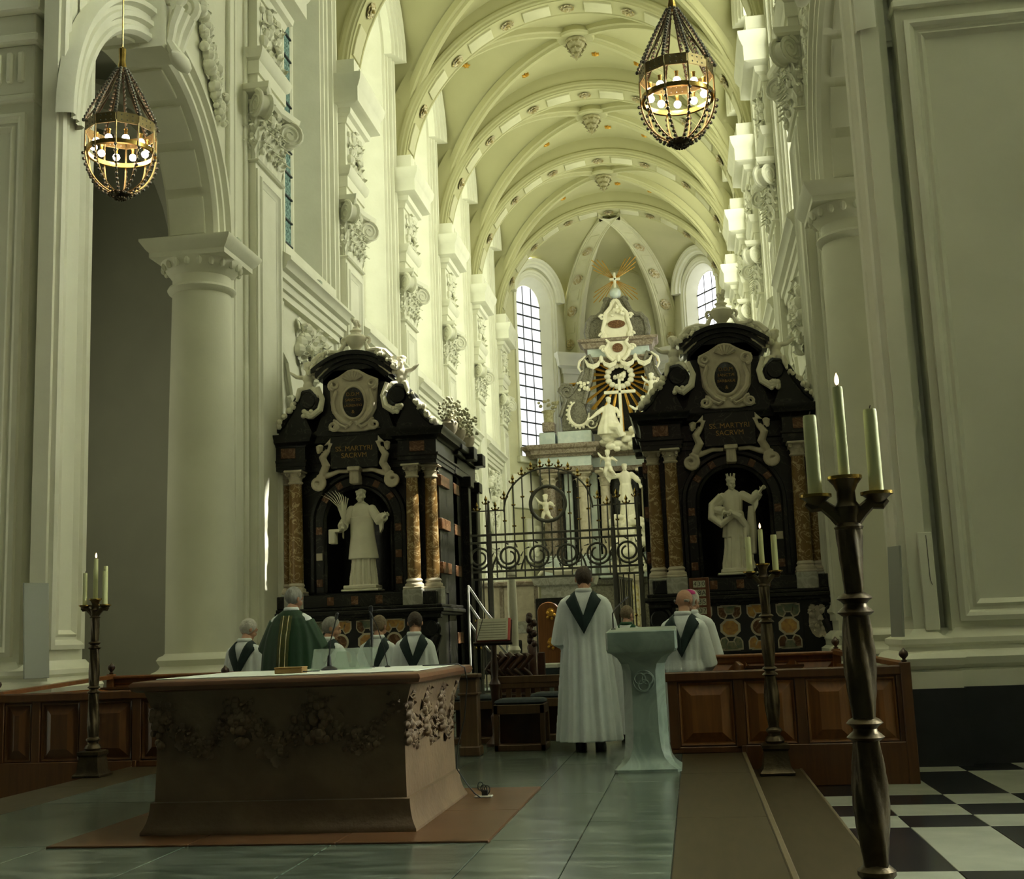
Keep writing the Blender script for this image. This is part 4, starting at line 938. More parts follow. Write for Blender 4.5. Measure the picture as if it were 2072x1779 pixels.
    for j in range(7):
        a = radians(30+20*j); mb.tube([(.05*cos(a), -.07, .36+.02*sin(a)), (.19*cos(a), -.09, .36+.17*sin(a))], [.015, .035], 6)
    mb.tube([(.215*cos(2*pi*i/32), -.055, -.02+.29*sin(2*pi*i/32)) for i in range(32)], .03, 7, closed=True)
    mb.build('cartouche_frame', 'cream', ca, 40)
    mb = MB(); mb.lathe([(.0, -.03), (.17, -.025), (.205, .0), (.205, .03)], (0, 0, 0), 32, TM((0, -.05, -.02), (pi/2, 0, 0), (1, 1.38, -1))); mb.build('oval_plaque', 'black', ca, 50)
    for w, z, q in ((('D.O.M', .14, .085), ('SANCTO', .04, .068), ('LAURENTIO', -.06, .060), ('&', -.17, .085)) if s > 0 else (('D.O.M', .14, .085), ('SANCTÆ', .04, .068), ('BARBARÆ', -.06, .066), ('&', -.17, .085))):
        text(w, q, ca, (0, -.085, z-.02))
    # urn with garlands
    mb = MB(); mb.lathe([(.16, 0), (.16, .05), (.10, .08), (.07, .13), (.09, .16), (.17, .26), (.19, .34), (.16, .38), (.09, .40), (.08, .44), (.11, .47), (.06, .50), (.05, .54)], (0, .0, 0), 18)
    for j in range(12): mb.ell((R.uniform(-.06, .06), R.uniform(-.06, .06), R.uniform(.54, .70)), .04, 7, 5)
    for sg in (-1, 1): mb.tube(spiral((sg*.2, 0, .3), .08, .02, 1.2, pi, (sg, 0, 0), (0, 0, 1), 14), .03, 6)
    mb.build('urn', 'statue', root, 40, (0, -.05, 6.06))
    for sg in (-1, 1):
        mb = MB(); pth = [(sg*.18, -.12, 6.30), (sg*.26, -.2, 6.12), (sg*.42, -.24, 6.12), (sg*.58, -.3, 6.06), (sg*.70, -.32, 5.92)]
        mb.tube(pth, [.03, .05, .055, .06, .07], 8)
        for j in range(34):
            t = R.random(); x = .42+.36*t; mb.ell((sg*x, -.28+R.uniform(-.08, .05), 6.10-.30*t+R.uniform(-.06, .06)), R.uniform(.03, .06), 7, 5)
        for j in range(34):
            t = R.random(); mb.ell((sg*(1.02+.42*t)+R.uniform(-.03, .03), -.3+R.uniform(-.06, .06), 5.25-.5*t+R.uniform(-.03, .05)), R.uniform(.03, .065), 7, 5)
        mb.tube([(sg*.62, -.34, 5.50), (sg*.54, -.34, 5.28), (sg*.58, -.34, 5.10), (sg*.72, -.34, 5.0), (sg*.86, -.34, 5.06)], [.04, .05, .06, .065, .05], 8)
        for j in range(10): mb.ell((sg*(.78+R.uniform(-.08, .1)), -.36, 5.02+R.uniform(-.05, .06)), .045, 7, 5)
        mb.build('garland', 'statue', root, 40)
    for sg in (-1, 1):
        mb = MB(); putto(mb, (0, 0, 0), .50, SIT); 
        mb.tube(spiral((.30, -.1, .22), .11, .03, 1.2, pi, (1, 0, 0), (0, 0, 1), 14), .035, 6)
        o = put('putto', remesh(mb, .014, 3), 'statue', root, (sg*.84, -.16, 5.68)); o.scale = (-sg, 1, 1)
    # flank along the choir with flower vases
    B('flank', 'black', boxes([(1.16, 1.42, 1.2, 3.4, 0, 4.05), (1.08, 1.50, 1.2, 3.44, 0, .4), (1.10, 1.48, 1.2, 3.42, 4.05, 4.2), (1.12, 1.46, 1.2, 3.4, 4.2, 4.42), (1.02, 1.62, 1.2, 3.5, 4.5, 4.62), (1.06, 1.54, 1.2, 3.46, 4.42, 4.5), (1.1, 1.7, 1.95, 2.3, 4.42, 4.66), (1.1, 1.62, 1.95, 2.3, 3.9, 4.1), (1.1, 1.7, 2.9, 3.25, 4.42, 4.66), (1.1, 1.62, 2.9, 3.25, 3.9, 4.1), (1.1, 1.56, 2.0, 2.25, .3, 3.9), (1.1, 1.56, 2.95, 3.2, .3, 3.9)]))
    for z in (1.0, 2.2, 2.95, 3.7): MB().box(1.18, 1.435, 1.25, 1.75, z, z+.2, .008, T).build('marble_block', 'redm', root)
    return root
alt_l = side_altar(1, -5.6, 'left'); alt_r = side_altar(-1, .78, 'right')
# flower vases on the inner flank cornices
mb = MB(); mb.lathe([(.10, 0), (.11, .03), (.05, .07), (.06, .10), (.13, .22), (.15, .34), (.12, .38), (.14, .41)], n=14)
vz = thing('flower_vase', 'pale vase of dried flowers on the black altar cornice, nearest of the row', 'vase', (-4.22, 21.62, 4.668), 0, 'vases on the side altar cornice')
mb.build('vase', 'cream', vz)
mb = MB()
for j in range(110): 
    a = R.uniform(0, 2*pi); q = R.uniform(0, .22); mb.ell((q*cos(a), q*sin(a), .44+R.uniform(0, .42)-q*.5), R.uniform(.014, .036), 6, 4)
tag(mb.build('flowers', 'greenhouse', vz, 60), kind='stuff')
for i, (y, lb) in enumerate(((22.42, 'pale vase of dried flowers on the black altar cornice, middle of the row'), (23.37, 'pale vase of dried flowers on the black altar cornice, farthest of the row'))):
    o = dup(vz, None, (-4.22, y, 4.668)); o['label'] = lb
# statues in the niches
def laurence(mb, s):
    mb.box(-.54*s, -.42*s, -.30*s, -.10*s, .78*s, 1.04*s, .01); mb.box(-.54*s, -.34*s, -.30*s, -.1*s, .98*s, 1.04*s, .01)
    robe(mb, [(.50*s, .02, -.01, .275*s, .215*s, .04), (.54*s, .02, -.01, .272*s, .212*s, .04), (.9*s, .01, 0, .225*s, .18*s, .03), (1.25*s, 0, .0, .215*s, .15*s, .02)], nf=5, ph=2)
    mb.box(-.30*s, .30*s, -.24*s, .24*s, -.035, .03*s, .01)
mbs = draped(1.66, ((-.19, .0, 1.40), (-.33, -.05, 1.14), (-.30, -.22, 1.06)), ((.19, 0, 1.40), (.34, -.08, 1.18), (.50, -.24, 1.24)), 0.4, extra=laurence, yaw=-.2)
st1 = thing('saint_statue', 'white marble saint holding palm branch in the left niche', 'statue', (-5.53, 20.18, 2.02)); put('figure', remesh(mbs, .008, 1), 'statue', st1); MB().box(-.32, .32, -.25, .25, -.076, -.04, .01).build('plinth', 'statue', st1)
mb = MB()
for j in range(9):
    k = j-4; mb.tube([(-.27, -.20, .94), (-.272+.004*k, -.205, 1.15), (-.29+.020*k, -.20, 1.38), (-.345+.040*k, -.19, 1.56-.012*abs(k)), (-.415+.060*k, -.18, 1.655-.014*abs(k)**1.5-.012*k)], [.011, .012, .012, .011, .004], 5, flat=.6)
mb.build('palm_branch', 'statue', st1)
def barbara(mb, s):
    for j in range(8):
        a = 2*pi*j/8; mb.tube([(.06*s*cos(a)-.01, .06*s*sin(a), 1.74*s), (.085*s*cos(a)-.01, .085*s*sin(a), 1.84*s)], [.02*s, .014*s], 5)
    mb.lathe([(.075*s, 1.72*s), (.085*s, 1.76*s), (.07*s, 1.77*s)], (-.01, 0, 0), 14)
    mb.tube([(-.22*s, -.1*s, 1.42*s), (-.40*s, -.12*s, 1.25*s), (-.42*s, -.16*s, 1.0*s), (-.25*s, -.2*s, .86*s), (-.05*s, -.2*s, 1.0*s)], [.06*s, .065*s, .075*s, .075*s, .05*s], 10)
    mb.tube([(-.1*s, -.2*s, 1.1*s), (.1*s, -.24*s, .98*s), (.22*s, -.2*s, .8*s), (.18*s, -.18*s, .4*s)], [.06*s, .07*s, .07*s, .04*s], 8)
    robe(mb, [(.30*s, .30*s, .05, .08*s, .10*s, .1), (.8*s, .32*s, .03, .09*s, .10*s, .1), (1.2*s, .34*s, 0, .06*s, .08*s, .1)], nf=4)
    mb.box(-.30*s, .30*s, -.24*s, .24*s, -.035, .03*s, .01)
mbs = draped(1.52, ((-.19, .0, 1.40), (-.36, -.08, 1.16), (-.14, -.26, 1.08)), ((.19, 0, 1.42), (.36, -.08, 1.30), (.52, -.20, 1.46)), 1.7, 1.15, extra=barbara, yaw=.3, nod=.15)
st2 = thing('saint_statue', 'white marble crowned female saint in the dark right niche', 'statue', (.76, 20.18, 2.02)); put('figure', remesh(mbs, .008, 1), 'statue', st2); MB().box(-.32, .32, -.25, .25, -.076, -.04, .01).build('plinth', 'statue', st2)

# ------------------------------------------------------------------ high altar
HA = 49.0; K = .98
def zx(X, z): return ((X*K)-AX, 1.1+(z-1.1)*K)     # read at 50 m, moved to 49 m
ha = thing('high_altar', 'tall baroque high altar of grey and pale marble at the end of the choir', 'altar', (AX, HA, 0))
mb = MB(); mb.box(-3.5, 3.5, .2, 1.8, 0, 3.0, .04); mb.box(-3.6, 3.6, .1, 1.8, 3.0, 3.25, .04); mb.box(-2.1, 2.1, -.6, .4, 0, 1.1, .04); mb.box(-2.3, 2.3, -.7, .3, 1.1, 1.2, .03); mb.build('base', 'altargrey', ha)
mb = MB(); mb.box(-3.4, -2.6, .4, 1.8, 3.2, 8.0, .04); mb.box(2.6, 3.4, .4, 1.8, 3.2, 8.0, .04); mb.box(-1.9, 1.9, 1.5, 1.9, 3.2, 8.4, .04); mb.build('body', 'taupem', ha)
for x in (-3.1, -1.72, -.82, .82, 1.72, 3.1):
    c = empty('column', (x, .05 if abs(x) < 1 else 0, 0), 0, ha); r = .27 if abs(x) > 1 else .22
    MB().lathe([(r, 4.2), (r, 5), (r*.86, 7.0)], n=20).build('shaft', 'cream' if abs(x) < 2.5 else 'taupem', c, 60)
    mb = MB(); mb.box(-.36, .36, -.36, .36, 3.25, 4.05, .03); mb.lathe([(.34, 4.05), (.35, 4.1), (.3, 4.16), (.32, 4.2), (r, 4.24)], n=20); mb.build('pedestal', 'palem', c)
    mb = MB(); mb.lathe([(r*.86, 6.98), (r, 7.02), (r*.9, 7.06), (r*.95, 7.4), (r*1.3, 7.5)], n=16)
    for j in range(8):
        a = 2*pi*j/8; leaf(mb, (r*.85*cos(a), r*.85*sin(a), 7.06), (0, 0, 1), (cos(a), sin(a), 0), .36, .22, .6)
    mb.box(-.38, .38, -.38, .38, 7.5, 7.62, .03); mb.build('capital', 'cream', c)
for x in (-1.30, 1.30, -2.35, 2.35):
    MB().box(x-.17, x+.17, .2, .5, 3.3, 7.6, .03).build('pilaster', 'palem', ha)
    MB().box(x-.26, x-.19, .1, .5, 3.3, 7.6, .02).build('dark_strip', 'black', ha)
MB().lathe([(1.45, 3.3), (1.45, 7.4)], (0, 1.5, 0), 24).build('niche_back', 'black', ha)
def hent(mb):
    for x0, x1, p in ((-3.5, -1.3, .45), (1.3, 3.5, .45), (-1.4, 1.4, -.3), (-3.75, -2.7, .15), (2.7, 3.75, .15)):
        mb.loft([[(x0-e, 1.8, z), (x0-e, -p-e, z), (x1+e, -p-e, z), (x1+e, 1.8, z)] for z, e in ((8.22, .0), (8.22, .06), (8.3, .1), (8.34, .22), (8.5, .24), (8.56, .34), (8.66, .38), (8.72, .38))])
mb = MB(); hent(mb); mb.build('cornice', 'taupem', ha)
for s_ in (-1, 1): MB().box(s_*1.2, s_*2.62, .45, 1.8, 3.2, 8.0, .03).build('dark_recess', 'black', ha)
mb = MB()
for x0, x1, p in ((-3.5, -1.3, .45), (1.3, 3.5, .45), (-1.4, 1.4, -.3)): mb.box(x0, x1, -p, 1.8, 7.8, 8.25, .02)
mb.build('frieze', 'palem', ha)
mb = MB()
for x0, x1, p in ((-3.5, -1.3, .45), (1.3, 3.5, .45), (-1.4, 1.4, -.3)): mb.box(x0-.04, x1+.04, -p-.05, 1.8, 7.6, 7.82, .03)
mb.build('architrave', 'taupem', ha)
for x0, x1 in ((-2.65, -1.25), (1.25, 2.65), (-3.4, -2.75), (2.75, 3.4)): MB().box(x0, x1, -.35, 1.2, 8.75, 9.28, .03).build('attic_block', 'palem', ha)
for sg in (-1, 1):
    mb = MB(); P = [(2.45, 9.28), (2.5, 9.9), (2.25, 10.6), (2.5, 11.0), (2.35, 11.25), (2.0, 11.2), (1.95, 10.9), (1.75, 11.2), (1.5, 11.7), (1.45, 12.3), (1.2, 12.4), (1.05, 12.0), (1.15, 11.5), (1.35, 10.9), (1.5, 10.4), (1.4, 9.9), (1.0, 9.6), (1.0, 9.28)]
    mb.prism([(sg*x, z) for x, z in P], -.2, .8, c=.06); mb.tube([(sg*x, -.2, z) for x, z in P[1:15]], .09, 7)
    mb.tube(spiral((sg*2.2, -.2, 10.95), .3, .05, 1.5, 0, (sg, 0, 0), (0, 0, 1), 20), .09, 7); mb.tube(spiral((sg*1.15, -.2, 9.75), .32, .06, 1.5, pi/2, (sg, 0, 0), (0, 0, 1), 20), .09, 7)
    mb.build('attic_scroll', 'altargrey', ha)
for sg in (-1, 1):
    mb = MB(); cs_ = Vector((sg*1.72, -.34, 9.98))
    arc = [cs_+Vector((sg*.42*cos(a), 0, .52*sin(a))) for a in [radians(70-250*k/14) for k in range(15)]]
    mb.tube(arc, [.03+.05*sin(pi*k/14) for k in range(15)], 7)
    for k in range(1, 13): mb.ell(cs_+Vector((sg*.50*cos(radians(70-250*k/14)), 0, .60*sin(radians(70-250*k/14)))), .055, 6, 5)
    mb.tube(spiral((sg*1.22, -.32, 9.55), .24, .04, 1.2, pi, (sg, 0, 0), (0, 0, 1), 18), .035, 6)
    mb.tube([(sg*1.34, -.3, 12.38), (sg*1.6, -.34, 12.15), (sg*1.66, -.34, 11.9), (sg*1.56, -.32, 11.7), (sg*1.5, -.32, 11.78)], [.03, .055, .05, .04, .03], 7)
    carving(mb, sg*1.5-.22, sg*1.5+.22, 10.95, 11.3, -.28, 14, .05, .09, 5)
    mb.build('white_scrollwork', 'statue', ha, 40)
mb = MB(); mb.box(-1.0, 1.0, .3, .7, 9.3, 12.6, .03); mb.build('attic_back', 'black', ha)
mb = MB()
for i in range(26):
    a = 2*pi*(i+.5)/26; l = (1.9 if i % 2 else 1.45)*(1.25 if sin(a) < 0 else .9); c = Vector((0, .2, 11.55)); d = Vector((cos(a), 0, sin(a))); n_ = Vector((-sin(a), 0, cos(a)))
    mb.loft([[tuple(c+d*r_+n_*w+Vector((0, y, 0))) for w, y in ((-q, 0), (0, -.05), (q, 0), (0, .05))] for r_, q in ((.4, .03), (l, .085))])
mb.build('gilded_ray', 'gold', ha, 0)
mb = MB()
for i in range(14):
    a = 2*pi*i/14; mb.ell((.5*cos(a), -.05, 11.5+.5*sin(a)*.9), (.14, .12, .12), 8, 6)
carving(mb, -.2, .2, 11.35, 11.65, .05, 12, .07, .12, 2); mb.build('cherub_wreath', 'statue', ha, 40)
mb = MB(); mb.loft([[(-w, .9, z), (-w, -y, z), (w, -y, z), (w, .9, z)] for z, w, y in ((12.1, 1.3, .15), (12.25, 1.3, .15), (12.25, 1.35, .2), (12.32, 1.35, .2))]); mb.loft([[(-w, .9, z), (-w, -y, z), (w, -y, z), (w, .9, z)] for z, w, y in ((12.68, 1.3, .15), (12.7, 1.4, .25), (12.9, 1.5, .3), (12.95, 1.62, .4), (13.05, 1.66, .42), (13.06, 1.66, .42))]); mb.build('canopy_cornice', 'taupem', ha)
MB().box(-1.27, 1.27, -.12, .9, 12.3, 12.7, .02).build('canopy_frieze', 'palem', ha)
mb = MB()
for c in (-1.05, -.36, .36, 1.05):
    w = .34
    for k in range(3): mb.tube([(c-w, -.25, 12.25), (c-w*.6, -.3, 12.03-.05*k), (c, -.34, 11.95-.06*k), (c+w*.6, -.3, 12.03-.05*k), (c+w, -.25, 12.25)], [.03, .05, .055, .05, .03], 7)
for c in (-.7, 0, .7): mb.ell((c, -.3, 12.2), (.09, .09, .16), 8, 6)
mb.build('drapery_swag', 'statue', ha, 40)
mb = MB()
for sg in (-1, 1):
    P = [(0, 13.06), (1.22, 13.06), (1.28, 13.4), (1.2, 13.8), (1.0, 14.05), (.8, 14.05), (.6, 14.2), (.42, 14.6), (.3, 14.8), (0, 14.85)]
    mb.prism([(sg*x, z) for x, z in P], -.05, .6, c=.06); mb.tube([(sg*x, -.08, z) for x, z in P[1:9]], .11, 7); mb.tube(spiral((sg*.34, -.05, 14.7), .16, .04, 1.3, 0, (sg, 0, 0), (0, 0, 1), 14), .06, 6)
mb.build('crown_pediment', 'altargrey', ha)
mb = MB(); P = [(0, 12.05), (.2, 12.1), (.42, 12.3), (.55, 12.6), (.36, 12.85), (.55, 13.1), (.62, 13.4), (.50, 13.8), (.46, 14.1), (.22, 14.35), (.1, 14.6), (0, 14.66)]
mb.prism([(x, z) for x, z in P]+[(-x, z) for x, z in reversed(P[1:-1])], -.32, .1, c=.06)
for sg in (-1, 1):
    mb.tube([(sg*x*.95, -.34, z) for x, z in P[1:]], .08, 7)
    for zc, r_ in ((13.15, .16), (12.6, .16), (13.95, .12)): mb.tube(spiral((sg*.58, -.36, zc), r_, .03, 1.3, 0, (sg, 0, 0), (0, 0, 1), 14), .05, 6)
carving(mb, -.3, .3, 14.0, 14.5, -.36, 16, .06, .11, 8)
mb.build('crest_cartouche', 'statue', ha, 40)
for zc, w, h in ((13.62, .36, .17), (12.62, .22, .19)):
    mb = MB(); mb.lathe([(0, -.02), (1, -.02), (1, .05)], (0, 0, 0), 20, TM((0, -.34, zc), (pi/2, 0, 0), (w, h, 1))); mb.build('dark_opening', 'redm', ha)
MB().ell((0, .1, 15.05), .24, 20, 14).build('globe', 'palem', ha, 60)
mb = MB(); mb.box(-.05, .05, .05, .15, 15.25, 15.95, .02); mb.box(-.22, .22, .05, .15, 15.62, 15.72, .02)
mb.build('crest_cross', 'statue', ha)
mb = MB()
for i in range(20):
    a0 = (pi/4+pi/2*(i//5))+(i % 5-2)*.135; l = 1.32-.16*abs(i % 5-2); c = Vector((0, .16, 15.67)); d = Vector((cos(a0), 0, sin(a0))); n_ = Vector((-sin(a0), 0, cos(a0)))
    mb.loft([[tuple(c+d*r_+n_*w+Vector((0, y, 0))) for w, y in ((-q, 0), (0, -.02), (q, 0), (0, .02))] for r_, q in ((.12, .012), (l, .020))])
mb.build('crest_ray', 'gold', ha, 0)
mb = MB(); mb.box(-.06, .06, -.62, -.5, 9.1, 11.25, .02); mb.box(-.64, .64, -.62, -.5, 10.66, 10.79, .02); mb.build('great_cross', 'statue', ha)
mb = MB(); T_ = TM((-.48, -.55, 8.98), (0, .05, .15), 1.0)
robe(mb, [(0, 0, 0, .5, .35, .1), (.3, 0, 0, .48, .34, .1), (.6, -.03, 0, .36, .28, .06), (.9, -.05, 0, .26, .2, .04), (1.15, -.05, 0, .25, .17, .02), (1.25, -.05, 0, .1, .1, 0)], T=T_); head(mb, (-.07, -.04, 1.42), .28, .3, .1, True, T_)
mb.tube([(-.25, 0, 1.1), (-.5, -.1, .9), (-.82, -.2, .62)], [.1, .09, .05], 8, T=T_); mb.tube([(.2, 0, 1.1), (.36, -.1, .9), (.34, -.2, .7)], [.1, .09, .06], 8, T=T_); hand(mb, (-.82, -.2, .62), (-1, -.3, -.5), (0, -1, 0), 1.2, T=T_, tr=.016)
mb.tube([(.0, -.2, .3), (.3, -.42, .25), (.45, -.35, -.1)], [.2, .18, .12], 8, T=T_)
cloud(mb, (0, -.45, 8.75), (.75, .4, .4), 40, 2); cloud(mb, (.55, -.4, 8.85), (.4, .3, .35), 18, 3); cloud(mb, (-.62, -.35, 9.3), (.14, .2, .4), 8, 5)
put('seated_figure', remesh(mb, .024, 1), 'statue', ha)
mb = MB(); putto(mb, (0, 0, 0), .85, dict(SIT, legL=((-.11, 0, -.4), (-.12, -.1, -.75), (-.1, 0, -1.05)), legR=((.11, 0, -.4), (.16, -.16, -.72), (.2, 0, -1.0)), armL=((-.18, 0, .1), (-.42, -.1, -.02), (-.66, -.1, .16)), wings=True)); mb.box(-.1, .9, -.2, .4, -1.0, -.9, .02); o = put('angel', remesh(mb, .025, 2), 'statue', ha, (.95, -.4, 10.0))
o2 = put('angel', remesh(putto(MB(), (0, 0, 0), .7, FLY), .025, 2), 'statue', ha, (-3.2, -.75, 6.25)); o2 = dup(o2, ha, (-.62, -.6, 7.95)); o2 = dup(o2, ha, (1.3, -.5, 11.0)); o2 = dup(o2, ha, (1.5, -.55, 5.0))
mbs = draped(2.3, ((-.19, .0, 1.40), (-.42, -.1, 1.36), (-.66, -.2, 1.56)), ((.19, 0, 1.42), (.38, -.1, 1.22), (.62, -.2, 1.14)), 2.2, 1.0, yaw=.2, nod=-.15)
cloud(mbs, (0, -.1, -.2), (.7, .5, .45), 34, 7); cloud(mbs, (.0, -.1, -.95), (.62, .5, .6), 40, 9); cloud(mbs, (.05, -.1, -1.7), (.4, .4, .4), 18, 12)
for p in ((-.6, -.5, -.1), (.5, -.5, -.35), (.1, -.55, -.7), (-.45, -.5, -.9), (.4, -.5, -1.3)): head(mbs, p, .32, R.uniform(-.5, .5), 0)
put('assumption_group', remesh(mbs, .03, 2), 'statue', ha, (.03, -.35, 5.5))
mb = MB(); P = [(-.5, 3.3), (.5, 3.3), (.7, 3.7), (.5, 4.0), (-.5, 4.0), (-.7, 3.7)]; mb.prism(P, -.5, 0, c=.05)
for sg in (-1, 1): mb.tube(spiral((sg*.6, -.45, 3.7), .3, .05, 1.4, pi/2, (sg, 0, 0), (0, 0, 1), 18), .08, 6)
mb.build('lower_cartouche', 'statue', ha)
mb = MB(); mb.box(-.5, .5, -.3, .2, 1.2, 3.2, .03); mb.lathe([(.55, 0), (.55, .3)], (0, 0, 3.1), 20); mb.build('tabernacle', 'cream', ha)
mb = MB(); mb.box(-.32, .32, -.36, -.28, 1.3, 2.8, .02); mb.lathe([(.32, -.03), (.32, .05)], (0, 0, 0), 20, TM((0, -.33, 2.8), (pi/2, 0, 0))); mb.build('tabernacle_door', 'gilt', ha)
for sg in (-1, 1): 
    MB().box(sg*3.0-.25, sg*3.0+.25, -.4, .2, 9.3, 9.7, .03).build('urn_pedestal', 'taupem', ha)
    mb = MB(); mb.lathe([(.2, 9.7), (.22, 10.1), (.3, 10.2), (.12, 10.25)], (sg*3.0, -.1, 0), 12)
    mb.build('urn', 'boss', ha); mb = MB()
    for j in range(16): mb.ell((sg*3.0+R.uniform(-.4, .4), -.1+R.uniform(-.2, .2), 10.3+R.uniform(0, .5)), R.uniform(.04, .09), 6, 4)
    mb.build('urn_flowers', 'boss', ha)

# ------------------------------------------------------------------ wrought-iron choir gate
GY = 22.6
g = thing('choir_gate', 'tall wrought-iron choir gate with scrolls, round ring and gilded spikes', 'gate', (-2.5, GY, 0))
for x, h in ((-1.64, 3.04), (-1.22, 3.04), (1.12, 3.04), (1.60, 3.04)): mb = MB(); mb.box(x-.042, x+.042, -.042, .042, 0, h, .01); mb.lathe([(.035, h), (.03, h+.3), (.02, h+.55), (.012, h+.62)], (x, 0, 0), 8); mb.build('post', 'iron', g)
for z in (3.0, 2.86, 2.31, 2.17): MB().box(-1.7, 1.66, -.025, .025, z-.02, z+.02, .004).build('rail', 'iron', g)
mb = MB(); mb.tube([(-.08+.84*cos(a), 0, 3.42+.80*sin(a)) for a in [pi*i/28 for i in range(29)]], .018, 6); mb.tube([(-1.7, 0, 3.46), (-.92, 0, 3.46)], .014, 6); mb.tube([(.76, 0, 3.46), (1.64, 0, 3.46)], .014, 6); mb.build('arched_band', 'iron', g)
mb = MB(); mb.tube([(-.08+.33*cos(2*pi*i/40), 0, 3.54+.33*sin(2*pi*i/40)) for i in range(40)], .035, 8, closed=True, flat=.8); mb.build('ring', 'iron', g)
def spike(x, z0, z1, r=.012):
    MB().box(x-r, x+r, -r, r, z0, z1-.12).build('bar', 'iron', g, 0)
    mb = MB(); mb.lathe([(.012, z1-.14), (.03, z1-.11), (.014, z1-.08), (.034, z1-.04), (.02, z1-.01), (.0, z1+.04)], (x, 0, 0), 8)
    for sg in (-1, 1): mb.tube([(x, 0, z1-.13), (x+sg*.05, 0, z1-.12), (x+sg*.07, 0, z1-.08)], [.012, .012, .018], 5)
    mb.build('gilded_finial', 'brass', g)
    mb = MB()
    for zz in (z1-.55, z1-.95):
        if zz > 3.05: mb.tube([(x-.035, 0, zz), (x, 0, zz+.012), (x+.035, 0, zz)], [.02, .014, .02], 6)
    if mb.v: mb.build('gilded_leaf', 'brass', g)
for i in range(19):
    x = -1.62+i*.177; dx = x+.08
    top = 3.42+.86*sqrt(max(0, 1-(dx/.88)**2))+.10 if abs(dx) < .84 else 3.72-(.12 if i % 2 else 0)
    if abs(dx) < .32:
        spike(x, 3.54+.33*sqrt(max(0, 1-(dx/.33)**2)), top); MB().box(x-.012, x+.012, -.012, .012, 2.17, 3.54-.33*sqrt(max(0, 1-(dx/.33)**2))).build('bar', 'iron', g, 0)
    else: spike(x, 2.17, top)
for i in range(6):
    x = -1.42+i*.56; mb = MB(); sg = 1 if i < 3 else -1
    mb.tube(spiral((x, 0, 2.58), .235, .10, 1.7, pi, (sg, 0, 0), (0, 0, 1), 36), [.024]*30+[.02]*7, 6)
    for j in range(8): 
        a = 2*pi*j/8; mb.tube([(x+.23*cos(a), 0, 2.58+.23*sin(a)), (x+.29*cos(a+.3), 0, 2.58+.29*sin(a+.3))], [.018, .006], 5)
    mb.tube([(x-sg*.235, 0, 2.58), (x-sg*.3, 0, 2.44), (x-sg*.33, 0, 2.33)], .02, 6); mb.build('scroll', 'iron', g, 40)
for s_, x0, x1 in ((-1, -1.68, -1.22), (1, 1.12, 1.62)):       # fixed side leaves
    lf = empty('side_leaf', parent=g)
    for j in range(5):
        x = x0+.05+(x1-x0-.1)*j/4; MB().box(x-.012, x+.012, -.012, .012, .1, 2.17).build('bar', 'iron', lf, 0)
        for z in (.9, 1.4): MB().lathe([(.013, -.03), (.03, 0), (.013, .03)], (x, 0, z), 8).build('gilded_knop', 'brass', lf)
    MB().box(x0, x1, -.02, .02, .08, .12).box(x0, x1, -.02, .02, 1.05, 1.09).build('cross_rail', 'iron', lf, 0)
for s_, x0 in ((-1, -1.22), (1, 1.12)):                         # open leaves folded back
    lf = empty('open_leaf', (x0, 0, 0), radians(90 - s_*12), g)
    for j in range(9): MB().box(.1+j*.13-.012, .1+j*.13+.012, -.012, .012, .1, 2.1).build('bar', 'iron', lf, 0)
    MB().box(0, 1.2, -.02, .02, .06, .1).box(0, 1.2, -.02, .02, 2.08, 2.12).box(0, 1.2, -.02, .02, 1.05, 1.09).build('cross_rail', 'iron', lf, 0)

